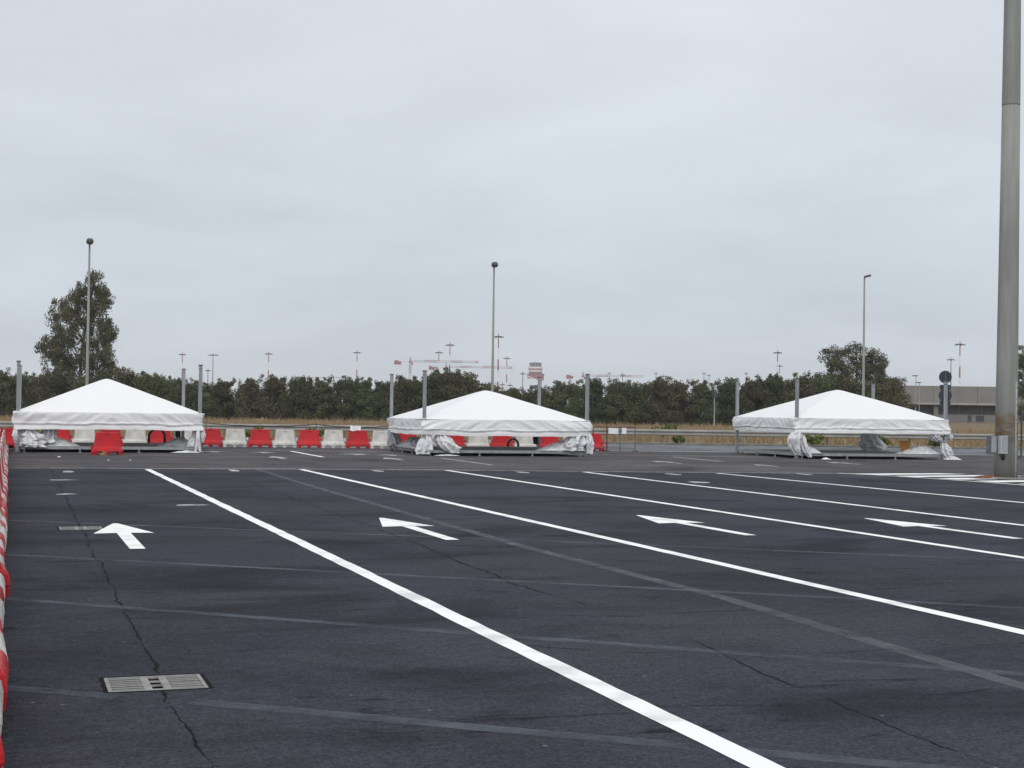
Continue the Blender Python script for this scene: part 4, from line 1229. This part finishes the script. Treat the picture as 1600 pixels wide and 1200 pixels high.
# the tree at the right frame edge
big_tree('broad_tree', 'dark leafy tree at the right frame edge behind the tall pole', (99.7, 124.8, 0),
         [(0, 0, -0.2, 0.26), (0.05, 0, 2, 0.22), (0.1, 0, 4, 0.17), (0.2, 0, 6, 0.10), (0.2, 0, 8.2, 0.03)], None,
         [(0.0, 8.6, 1.1, 0.7), (-1.6, 8.0, 1.1, 0.8), (1.4, 8.0, 1.0, 0.7), (-2.6, 7.2, 1.0, 0.8), (-0.8, 6.9, 1.3, 0.8), (1.0, 6.8, 1.3, 0.8), (-2.9, 6.0, 1.0, 0.8), (-1.2, 5.6, 1.3, 0.8), (0.9, 5.4, 1.3, 0.8), (2.6, 6.0, 1.0, 0.8),
          (-3.0, 4.7, 1.1, 0.8), (-1.4, 4.3, 1.4, 0.8), (0.8, 4.1, 1.4, 0.8), (-2.8, 3.3, 1.3, 0.8), (-0.6, 2.9, 1.4, 0.8), (1.8, 2.8, 1.3, 0.8), (-3.2, 2.2, 1.2, 0.8), (-1.0, 1.8, 1.4, 0.8)],
         M_ROUND, 0.105, 190, 91, 0.15, 1.4)
for i, (x, y, w_, h_, lab) in enumerate(((90.2, 137.6, 2.0, 3.2, 'low bushy shrub at the left end of the concrete building'), (79.5, 133.0, 2.0, 4.4, 'leafy shrub left of the rounded tree behind the right tent'))):
    r_ = random.Random(300 + i)
    t = thing('bushy_shrub', lab, 'shrub', (x, y, 0))
    c = MB()
    for q in range(26):
        f = r_.random()
        leaves(c, (r_.gauss(0, 0.5) * w_, r_.gauss(0, 0.5) * w_ * 0.7, 0.3 + f * (h_ - 0.7)), (0.6, 0.6, 0.5), 260, 0.105, r_, 0.1, 1.5)
    c.build('crown', M_ROUND, t)
    MB().tube([(0, 0, -0.1), (0.1, 0, h_ * 0.6)], [0.09, 0.03], 6).tube([(0.2, 0.1, -0.1), (0.7, 0.2, h_ * 0.5)], [0.07, 0.02], 6).build('trunk', M_BARK, t)

# dry grass on the verge (uncountable)
r = random.Random(8)
b = MB()
def blade(x, y, z, h, w, lean):
    a = r.uniform(0, math.pi)
    dx, dy = math.cos(a) * w, math.sin(a) * w
    lx, ly = r.gauss(0, lean) * h, r.gauss(0, lean) * h
    o_ = len(b.v)
    b.v += [(x - dx, y - dy, z), (x + dx, y + dy, z), (x + lx, y + ly, z + h)]
    b.f.append((o_, o_ + 1, o_ + 2)); b.mi.append(0)
for _ in range(26000):
    x = r.uniform(-25, 105)
    d = r.random() ** 1.3 * 72
    y = rail_y(x) - 1.6 + d
    if y > 157 - 0.345 * x:
        continue
    kk = 0.5 + 0.5 * noise.noise(Vector((x * 0.12, y * 0.12, 0)))
    if d < 3 and r.random() < 0.55:
        continue
    h = (0.22 if d < 4 else 0.42) + 0.5 * kk * r.random()
    z = 0.05 + min(0.07, d * 0.002)
    for _q in range(3):
        blade(x + r.uniform(-0.25, 0.25), y + r.uniform(-0.25, 0.25), z, h * r.uniform(0.6, 1.2), r.uniform(0.018, 0.05), 0.22)
tag(b.build('dry_grass', M_GRASS), 'dry straw coloured grass covering the verge beyond the guardrail', 'grass', kind='stuff')

# green weeds by the guardrail
WEEDS = [(11.5, 74.2, 0.55, 'green weed tuft behind the white barrier nearest the left tent'), (14.4, 73.6, 0.6, 'green weed tuft behind the red barrier between the tents'), (27.0, 70.2, 0.5, 'green weed clump left behind the paper notices'),
         (32.3, 68.6, 0.45, 'small green weed clump under the guardrail right of the notices'), (38.8, 66.3, 0.6, 'green weed clump under the guardrail left of the right tent'), (42.0, 65.0, 0.55, 'yellowish weed clump seen under the right tent, leftmost'),
         (44.6, 64.0, 0.5, 'green weed clump seen under the middle of the right tent'), (44.0, 82.0, 1.3, 'tall green weed in the dry grass between middle and right tents'), (38.6, 84.0, 0.9, 'short green weed in the dry grass right of the notices')]
for i, (x, y, s, lab) in enumerate(WEEDS):
    rr = random.Random(500 + i)
    bb = MB()
    for q in range(6):
        leaves(bb, (rr.gauss(0, 0.5) * s, rr.gauss(0, 0.3) * s, s * rr.uniform(0.25, 0.8)), (0.35 * s + 0.1, 0.3 * s + 0.1, 0.3 * s), 50, 0.11, rr, -0.3, 1.8)
    for q in range(5):
        bb.tube([(rr.gauss(0, 0.2) * s, rr.gauss(0, 0.2) * s, -0.05), (rr.gauss(0, 0.5) * s, rr.gauss(0, 0.3) * s, s * 0.8)], [0.012, 0.006], 4)
    o = bb.build('weed_clump', M_WEED)
    o.location = (x, y, 0.06)
    tag(o, lab, 'weed', 'weeds along the guardrail')

# ------------------------------------------------------------------ concrete building on the right
BX = Vector((0.947, -0.321, 0))
BN = Vector((-0.321, -0.947, 0))       # towards the camera
bang = math.atan2(BX.y, BX.x)
M_BCONC = mat('weathered_building_concrete', (0.225, 0.212, 0.20), (0.175, 0.165, 0.155), 0.35, 0.9, bump=0.2, bscale=10)
t = thing('concrete_building', 'low grey concrete building with a dark window band on the right', 'building', (112.5, 172.9, 0), bang)
# local x along the facade, local y away from the viewer
for i in range(14):
    MB().box((-6 + 6.0 * i + 3.0, 0.0, 4.62), (5.96, 0.30, 2.30)).build('parapet_panel', M_BCONC, t)
MB().box((36, 0.25, 4.6), (84, 0.2, 2.2)).build('parapet_core', M_KERB, t)
MB().box((36, -0.12, 3.37), (84, 0.6, 0.26)).build('ledge', mat('pale_ledge', (0.36, 0.34, 0.31), (0.28, 0.265, 0.245), 0.5, 0.8), t)
bw = MB().box((36, 1.4, 2.6), (84, 0.2, 1.3)).build('window_band', M_BAND, t)
for i in range(28):
    MB().box((-5 + 3.0 * i, 1.27, 2.6), (0.10, 0.08, 1.28)).build('mullion', M_KERB, bw)
for i in range(8):
    MB().box((-5.5 + 12 * i, 0.5, 1.6), (0.6, 0.6, 3.2)).build('column', M_BCONC, t)
MB().box((36, 0.9, 0.95), (84, 0.3, 2.02)).build('lower_wall', M_BCONC, t)
MB().box((5.4, 0.70, 1.05), (5.0, 0.10, 1.6)).build('pale_panel', M_CONC, t)
for x, w_ in ((11.2, 0.5), (12.6, 1.1), (16.6, 1.8), (19.6, 1.4), (24, 2), (30, 2)):
    o = MB().box((x, 0.73, 1.45), (w_, 0.06, 0.75)).build('window', M_WIN, t)
    MB().box((x, 0.695, 1.84), (w_ + 0.12, 0.05, 0.06)).box((x, 0.695, 1.06), (w_ + 0.12, 0.05, 0.06)).build('frame', M_KERB, o)
MB().box((36, 14, 5.3), (84, 26, 0.3)).build('roof', M_KERB, t)
# earth bank in front of it
b = MB()
rings = []
for i in range(30):
    x = -10 + 3.2 * i
    rings.append([(x, -16, -0.05), (x, -10, 0.35 + 0.15 * fbm(x * 0.2, 0, 1)), (x, -5, 0.75 + 0.12 * fbm(x * 0.3, 2, 1)), (x, 0.0, 0.85)])
o = b.loft(rings, cap=False, closed=False).build('earth_bank', mat('brown_bank', (0.20, 0.145, 0.085), (0.14, 0.105, 0.06), 0.8, 0.95, bump=0.6, bscale=4), None, True)
o.location = (112.5, 172.9, 0.02); o.rotation_euler = (0, 0, bang)
tag(o, kind='structure')

def lot_lamp(x, y, h, label, lean=0.0):
    t_ = thing('lot_lamp', label, 'street lamp', (x, y, 0), bang, 'thin lamps before the concrete building')
    MB().tube([(0, 0, 0), (0, 0, h)], [0.07, 0.045], 8).build('pole', M_GALV, t_)
    MB().box((-0.1, 0, h), (0.65, 0.25, 0.12)).build('lantern', M_LAMP, t_)
lot_lamp(106.5, 170.6, 6.6, 'thin white lamp before the concrete building, left of the round signs')
lot_lamp(108.2, 170.1, 5.9, 'shorter thin white lamp just left of the round signs')
lot_lamp(113.6, 168.2, 7.0, 'thin white lamp right of the round signs, the taller of two')
lot_lamp(114.0, 168.0, 6.1, 'thin white lamp right of the round signs, the shorter of two')

t = thing('concrete_wall', 'low concrete wall with a rail at the right frame edge', 'wall', (52.5, 63.0, 0), R(-22))
MB().loft([[(-1, -0.28, 0), (14, -0.28, 0), (14, 0.28, 0), (-1, 0.28, 0)], [(-1, -0.2, 0.25), (14, -0.2, 0.25), (14, 0.2, 0.25), (-1, 0.2, 0.25)], [(-1, -0.09, 1.0), (14, -0.09, 1.0), (14, 0.09, 1.0), (-1, 0.09, 1.0)]]).build('wall_body', M_CONC, t)
for x in range(0, 14, 2):
    MB().box((x, 0, 1.3), (0.07, 0.07, 0.62)).build('rail_post', M_GALV, t)
MB().box((6.5, -0.05, 1.55), (15, 0.05, 0.12)).build('rail', M_BWHITE, t)

# ------------------------------------------------------------------ far things beyond the trees
def building(name, label, loc, rz, w, d, h, wall, roofm, windows, slope=0.0):
    t_ = thing(name, label, 'building', loc, rz)
    MB().box((0, 0, h / 2 - 0.2), (w, d, h + 0.4)).build('wall', wall, t_)
    rb = MB()
    if slope:
        rb.loft([[(-w / 2 - 1, -d / 2 - 1, h), (w / 2 + 1, -d / 2 - 1, h - slope), (w / 2 + 1, d / 2 + 1, h - slope), (-w / 2 - 1, d / 2 + 1, h)],
                 [(-w / 2 - 1, -d / 2 - 1, h + 0.9), (w / 2 + 1, -d / 2 - 1, h + 0.9 - slope), (w / 2 + 1, d / 2 + 1, h + 0.9 - slope), (-w / 2 - 1, d / 2 + 1, h + 0.9)]])
    else:
        rb.box((0, 0, h + 0.35), (w + 0.8, d + 0.8, 0.5))
    rb.build('roof', roofm, t_)
    for (x_, z_, ww, hh) in windows:
        MB().box((x_, -d / 2 - 0.03, z_), (ww, 0.08, hh)).build('window', M_WIN, t_)
    return t_
t = building('white_hall', 'white hall roof above the trees at the far left', (-8, 424, -0.3), R(-8), 34, 30, 9.0, M_BWHITE, M_BWHITE, [(-10 + 5 * i, 5, 3, 2) for i in range(5)])
o = MB().loft([[(-18, -16, 9.6), (-18, 16, 9.6), (-18, 0, 12.6)], [(18, -16, 9.0), (18, 16, 9.0), (18, 0, 9.6)]]).build('roof_ridge', M_BWHITE, t)
building('roof_terrace_building', 'pale flat roofed building peeping over the trees right of the left tent', (100, 495, -0.3), R(-14), 15, 12, 10.2, M_BWHITE, M_BWHITE, [(-5 + 2.5 * i, 8.6, 1.8, 1.4) for i in range(5)])
t2 = thing('roof_railing', 'thin railing on the pale roof over the trees', 'railing', (100, 495, 9.9), R(-14))
MB().box((0, -6.3, 2.0), (15, 0.12, 0.12)).build('top_rail', M_RED_P, t2)
for i in range(7):
    MB().box((-7.2 + 2.4 * i, -6.3, 1.3), (0.15, 0.15, 1.9)).build('upright', M_WHT_P, t2)
building('teal_terminal', 'pale teal building over the trees left of the middle tent', (149, 585, -0.3), R(-14), 17, 14, 10.9, M_TEAL, M_BWHITE, [(-6 + 3 * i, 9.2, 2.2, 1.8) for i in range(5)])
t = building('glass_terminal', 'blue grey glass building right of the middle tent roof top', (230, 664, -0.3), R(-18), 26, 18, 10.4, M_BWHITE, M_BWHITE, [(-9 + 6 * i, 8.2, 5.4, 2.8) for i in range(4)], 0)
MB().tube([(0.6, -12, 0), (0.0, -11, 8), (-1.0, -9.5, 11.8)], 0.45, 8).build('slanted_column', M_BWHITE, t)
MB().box((-2, -7, 12.0), (30, 6, 0.35)).build('canopy', M_BWHITE, t)
t = thing('blue_box_building', 'small blue block on a roof below the control tower', 'building', (235.3, 661.5, -0.3), R(-18))
MB().box((0, 0, 7.2), (3.2, 3.0, 14.0)).build('wall', M_BLUE, t)
MB().box((0, 0, 14.4), (3.5, 3.3, 0.4)).build('roof', M_BWHITE, t)
MB().box((0, -1.53, 13.2), (2.0, 0.08, 1.3)).build('window', M_WIN, t)

# control tower: cantilevered cab on a slim shaft
t = thing('control_tower', 'red and white airport control tower right of the middle tent top', 'tower', (556.5, 1542.5, -0.3), R(-19.5))
MB().tube([(0, 0, 0), (0, 0, 37)], [2.2, 2.0], 16).build('shaft', M_CONC, t, True)
def ring_(r_, z_, n=24, zig=0.0, cx=-5.0, ph=0):
    return [(cx + r_ * math.cos(2 * math.pi * i / n), r_ * math.sin(2 * math.pi * i / n), z_ + (zig if (i + ph) % 2 else 0.0)) for i in range(n)]
base = MB()
base.loft([[(-14.0, -7, 38.5), (4.2, -7, 36.0), (4.2, 7, 36.0), (-14.0, 7, 38.5)], [(-14.0, -7, 42.3), (4.6, -7, 42.6), (4.6, 7, 42.6), (-14.0, 7, 42.3)]])
ob = base.build('lower_cab', M_RED_P, t)
MB().box((-8.6, -7.1, 38.5), (12.2, 0.25, 0.9), (0, R(23), 0)).build('white_stripe', M_WHT_P, ob)
MB().box((-4.7, 0, 43.0), (19.4, 14.6, 0.7)).build('gallery', M_DGREY, t)
zz = [43.3, 45.1, 46.9, 48.7, 50.6]
for k_ in range(4):
    MB().loft([ring_(7.2 + 0.2 * k_, zz[k_], zig=0.9 if k_ else 0), ring_(7.4 + 0.2 * k_, zz[k_ + 1], zig=0.9)], cap=False).build('wave_band', M_WHT_P if k_ % 2 else M_RED_P, t)
MB().loft([ring_(7.1, 43.35), ring_(7.0, 51.2)]).build('core', M_CONC, t)
MB().loft([ring_(6.0, 51.2), ring_(6.9, 54.6)]).build('glass_cab', M_WIN, t)
for i in range(12):
    a = 2 * math.pi * i / 12
    MB().tube([(-5 + 6.05 * math.cos(a), 6.05 * math.sin(a), 51.2), (-5 + 6.95 * math.cos(a), 6.95 * math.sin(a), 54.7)], 0.22, 5).build('mullion', M_WHT_P, t)
MB().loft([ring_(7.2, 54.6), ring_(7.0, 55.4), ring_(3.0, 56.0)]).build('roof', M_DGREY, t)
MB().tube([(-5, 0, 56), (-5, 0, 59)], 0.12, 5).build('antenna', M_DGREY, t)

# tower cranes
M_CRW = mat('crane_grey_white', (0.46, 0.44, 0.44), (0.40, 0.38, 0.38), 0.5, 0.6)
def crane(label, loc, rz, h, jib, cjib, weight):
    t_ = thing('tower_crane', label, 'crane', loc, rz, 'red and white tower cranes')
    b_ = MB()
    n = int(h / 3)
    for sx, sy in ((-0.8, -0.8), (0.8, -0.8), (-0.8, 0.8), (0.8, 0.8)):
        for i in range(n):
            b_.tube([(sx, sy, i * 3), (sx, sy, i * 3 + 3)], 0.26, 4, k=0 if (i // 4) % 2 else 1)
    for i in range(n):
        for (ax_, ay_, bx_, by_) in ((-0.8, -0.8, 0.8, -0.8), (-0.8, 0.8, 0.8, 0.8), (-0.8, -0.8, -0.8, 0.8), (0.8, -0.8, 0.8, 0.8)):
            b_.tube([(ax_, ay_, i * 3), (bx_, by_, i * 3 + 3)], 0.10, 4, k=0 if (i // 4) % 2 else 1)
    b_.build('mast', [M_RED_P, M_CRW], t_)
    jb = MB()
    seg = 3.0
    for i in range(int(jib / seg)):
        x0 = 1.5 + i * seg
        k = 0 if (i // 4) % 2 == 1 else 1
        for yy, zz_ in ((-0.7, 0), (0.7, 0), (0, 1.5)):
            jb.tube([(x0, yy, h + 0.5 + zz_), (x0 + seg, yy, h + 0.5 + zz_)], 0.24, 4, k=k)
        for yy in (-0.7, 0.7):
            jb.tube([(x0, yy, h + 0.5), (x0 + seg / 2, 0, h + 2.0), (x0 + seg, yy, h + 0.5)], 0.19, 4, k=k)
    jb.build('jib', [M_RED_P, M_CRW], t_)
    cj = MB()
    for yy in (-0.8, 0.8):
        cj.tube([(0, yy, h + 0.5), (-cjib, yy, h + 0.5)], 0.16, 4)
    cj.tube([(0, 0, h + 4.8), (-cjib, 0, h + 0.8)], 0.08, 4).tube([(0, 0, h + 4.8), (jib * 0.45, 0, h + 2.0)], 0.06, 4)
    cj.build('counter_jib', M_CRW, t_)
    MB().box((-cjib + weight / 2, 0, h - 0.7), (weight, 1.8, 3.0)).box((-cjib + weight * 0.3, 0, h + 1.3), (weight * 0.6, 1.6, 0.9)).build('counterweight', M_RED_P, t_)
    MB().tube([(0, 0, h), (0, 0, h + 5.0)], [1.0, 0.35], 6).box((0, 0, h + 0.2), (2.6, 2.6, 1.4)).build('slewing_head', M_RED_P, t_)
    MB().box((1.7, -0.9, h - 1.2), (1.7, 1.5, 2.2)).build('cabin', M_RED_P, t_)
crane('red and white tower crane, leftmost of the far cranes', (358.6, 1356.1, -0.3), R(-19), 46.5, 64, 15, 6.5)
crane('red and white tower crane, middle of the far cranes, left of the street lamp', (418.7, 1441.3, -0.3), R(-19), 44.5, 67, 17.5, 6)
crane('red and white tower crane right of the control tower', (550.4, 1396.8, -0.3), R(-19), 37.5, 62, 17, 7)

# green aircraft tail fin
t = thing('aircraft_tail', 'dark green aircraft tail fin above the trees left of the right tent', 'aircraft', (272.9, 541, -0.3), R(-19))
MB().loft([[(-1.8, -0.25, 8.0), (4.2, -0.25, 8.0), (4.2, 0.25, 8.0), (-1.8, 0.25, 8.0)], [(2.0, -0.12, 13.9), (4.6, -0.12, 13.9), (4.6, 0.12, 13.9), (2.0, 0.12, 13.9)]]).build('fin', M_FIN, t)
MB().tube([(-26, 0, 6.0), (-20, 0, 6.2), (-4, 0, 6.4), (3, 0, 7.2), (6, 0, 7.8)], [1.2, 1.95, 1.95, 1.2, 0.3], 16).build('fuselage', M_BWHITE, t, True)
MB().loft([[(0.5, -5.5, 7.4), (2.0, -5.5, 7.4), (2.0, -5.5, 7.5), (0.5, -5.5, 7.5)], [(-1.5, 0, 7.0), (2.0, 0, 7.0), (2.0, 0, 7.25), (-1.5, 0, 7.25)], [(0.5, 5.5, 7.4), (2.0, 5.5, 7.4), (2.0, 5.5, 7.5), (0.5, 5.5, 7.5)]]).build('tailplane', M_BWHITE, t)
MB().tube([(-12, 0, -0.1), (-12, 0, 4.4)], 0.3, 8).tube([(-25, 0, -0.1), (-25, 0, 4.9)], 0.2, 8).build('landing_gear', M_DGREY, t)
t = thing('aircraft_tail', 'narrow green tail fin, seen nearly edge on, left of the other', 'aircraft', (266.5, 551, -0.3), R(62))
MB().loft([[(-1.8, -0.25, 7.0), (4.2, -0.25, 7.0), (4.2, 0.25, 7.0), (-1.8, 0.25, 7.0)], [(2.0, -0.12, 11.9), (4.6, -0.12, 11.9), (4.6, 0.12, 11.9), (2.0, 0.12, 11.9)]]).build('fin', M_FIN, t)
MB().tube([(-26, 0, 5.0), (-20, 0, 5.2), (-4, 0, 5.4), (3, 0, 6.2), (6, 0, 6.8)], [1.2, 1.95, 1.95, 1.2, 0.3], 16).build('fuselage', M_BWHITE, t, True)
MB().tube([(-12, 0, -0.1), (-12, 0, 3.5)], 0.3, 8).tube([(-25, 0, -0.1), (-25, 0, 3.9)], 0.2, 8).build('landing_gear', M_DGREY, t)

# high floodlight masts
M_MHEAD = mat('mast_head_metal', (0.10, 0.105, 0.11), (0.13, 0.135, 0.14), 0.5, 0.6)
def mast(x, y, h, label, group, striped=True, head=2.2):
    t_ = thing('floodlight_mast', label, 'light mast', (x, y, -0.3), R(-17), group)
    b_ = MB()
    n = 7 if striped else 1
    for i in range(n):
        z0, z1 = h * i / n, h * (i + 1) / n
        r0, r1 = 0.38 - 0.2 * i / n, 0.38 - 0.2 * (i + 1) / n
        b_.tube([(0, 0, z0), (0, 0, z1)], [r0, r1], 8, k=(i % 2) if striped else 0)
    b_.build('pole', [M_RED_P, M_WHT_P] if striped else M_GALV_D, t_)
    hb = MB()
    hb.loft([[(head * 0.55 * math.cos(a), head * 0.55 * math.sin(a), h - 0.1) for a in [i * math.pi / 5 for i in range(10)]], [(head * 0.75 * math.cos(a), head * 0.75 * math.sin(a), h + 0.25) for a in [i * math.pi / 5 for i in range(10)]]])
    for i in range(6):
        a = i * math.pi / 3
        hb.box((head * math.cos(a), head * math.sin(a), h - 0.1), (0.75, 0.6, 0.35), (0, 0.3, a))
        hb.tube([(0, 0, h), (head * math.cos(a), head * math.sin(a), h)], 0.12, 4)
    hb.tube([(0, 0, h), (0, 0, h + 1.3)], 0.14, 5)
    hb.build('lamp_head', M_MHEAD, t_)
MASTS = [(88.5, 817.2, 30, 'floodlight mast over the right slope of the left tent, the left one of two', True), (104.7, 815.2, 30, 'plain grey floodlight mast with a wide head, just right of the left tent', False),
         (128.3, 774.8, 30, 'striped floodlight mast halfway between left tent and the paper sheet', True), (164.5, 726.2, 30, 'striped floodlight mast above the gap left of the middle tent', True),
         (199.3, 698.9, 30, 'striped floodlight mast between the two left cranes, the shorter one', True), (180.0, 614.0, 30, 'tallest looking striped mast left of the middle street lamp, beside a crane', True),
         (175.7, 534.0, 30, 'red and white floodlight mast just right of the middle street lamp', True), (251.9, 750.7, 30, 'thin striped floodlight mast between middle lamp and control tower', True),
         (329.8, 596.6, 30, 'striped floodlight mast above the left post of the right tent', True), (421.0, 759.2, 30, 'smaller red striped mast just right of the one over the right tent post', True),
         (436.6, 616.9, 30, 'grey floodlight mast directly above the round signs', False), (347.7, 485.6, 30, 'red and white floodlight mast between the round signs and the tall pole', True)]
for x, y, h, lab, st in MASTS:
    mast(x, y, h, lab, 'tall floodlight masts beyond the trees', st, 2.6 if not st and x < 200 else 1.7)
for x, y, h in ((104.3, 832.8, 22), (261.5, 752.0, 22), (251.4, 756.2, 16), (260.5, 770.3, 16), (311.5, 732.5, 22), (437.1, 967.3, 30), (338.4, 739.5, 22), (461.8, 940.4, 30), (487.5, 984.3, 30), (482.8, 917.5, 30), (412.3, 994.4, 30)):
    mast(x, y, h, 'tiny distant lamp mast peeping over the dark tree row', 'tiny distant lamp masts', False, 1.2)

# ------------------------------------------------------------------ air
b = MB().box((500, 1100, 30.25), (4010, 3210, 63.1))
hz = b.build('haze', [])
m = bpy.data.materials.new('haze_air')
m.use_nodes = True
n, l = m.node_tree.nodes, m.node_tree.links
n.clear()
out = n.new('ShaderNodeOutputMaterial')
pv = n.new('ShaderNodeVolumePrincipled')
pv.inputs['Color'].default_value = (0.93, 0.96, 1.0, 1)
pv.inputs['Density'].default_value = 0.00021
pv.inputs['Anisotropy'].default_value = 0.0
l.new(pv.outputs[0], out.inputs['Volume'])
hz.data.materials.append(m)
tag(hz, 'thin pale haze filling the air over the whole place', 'haze', kind='stuff')
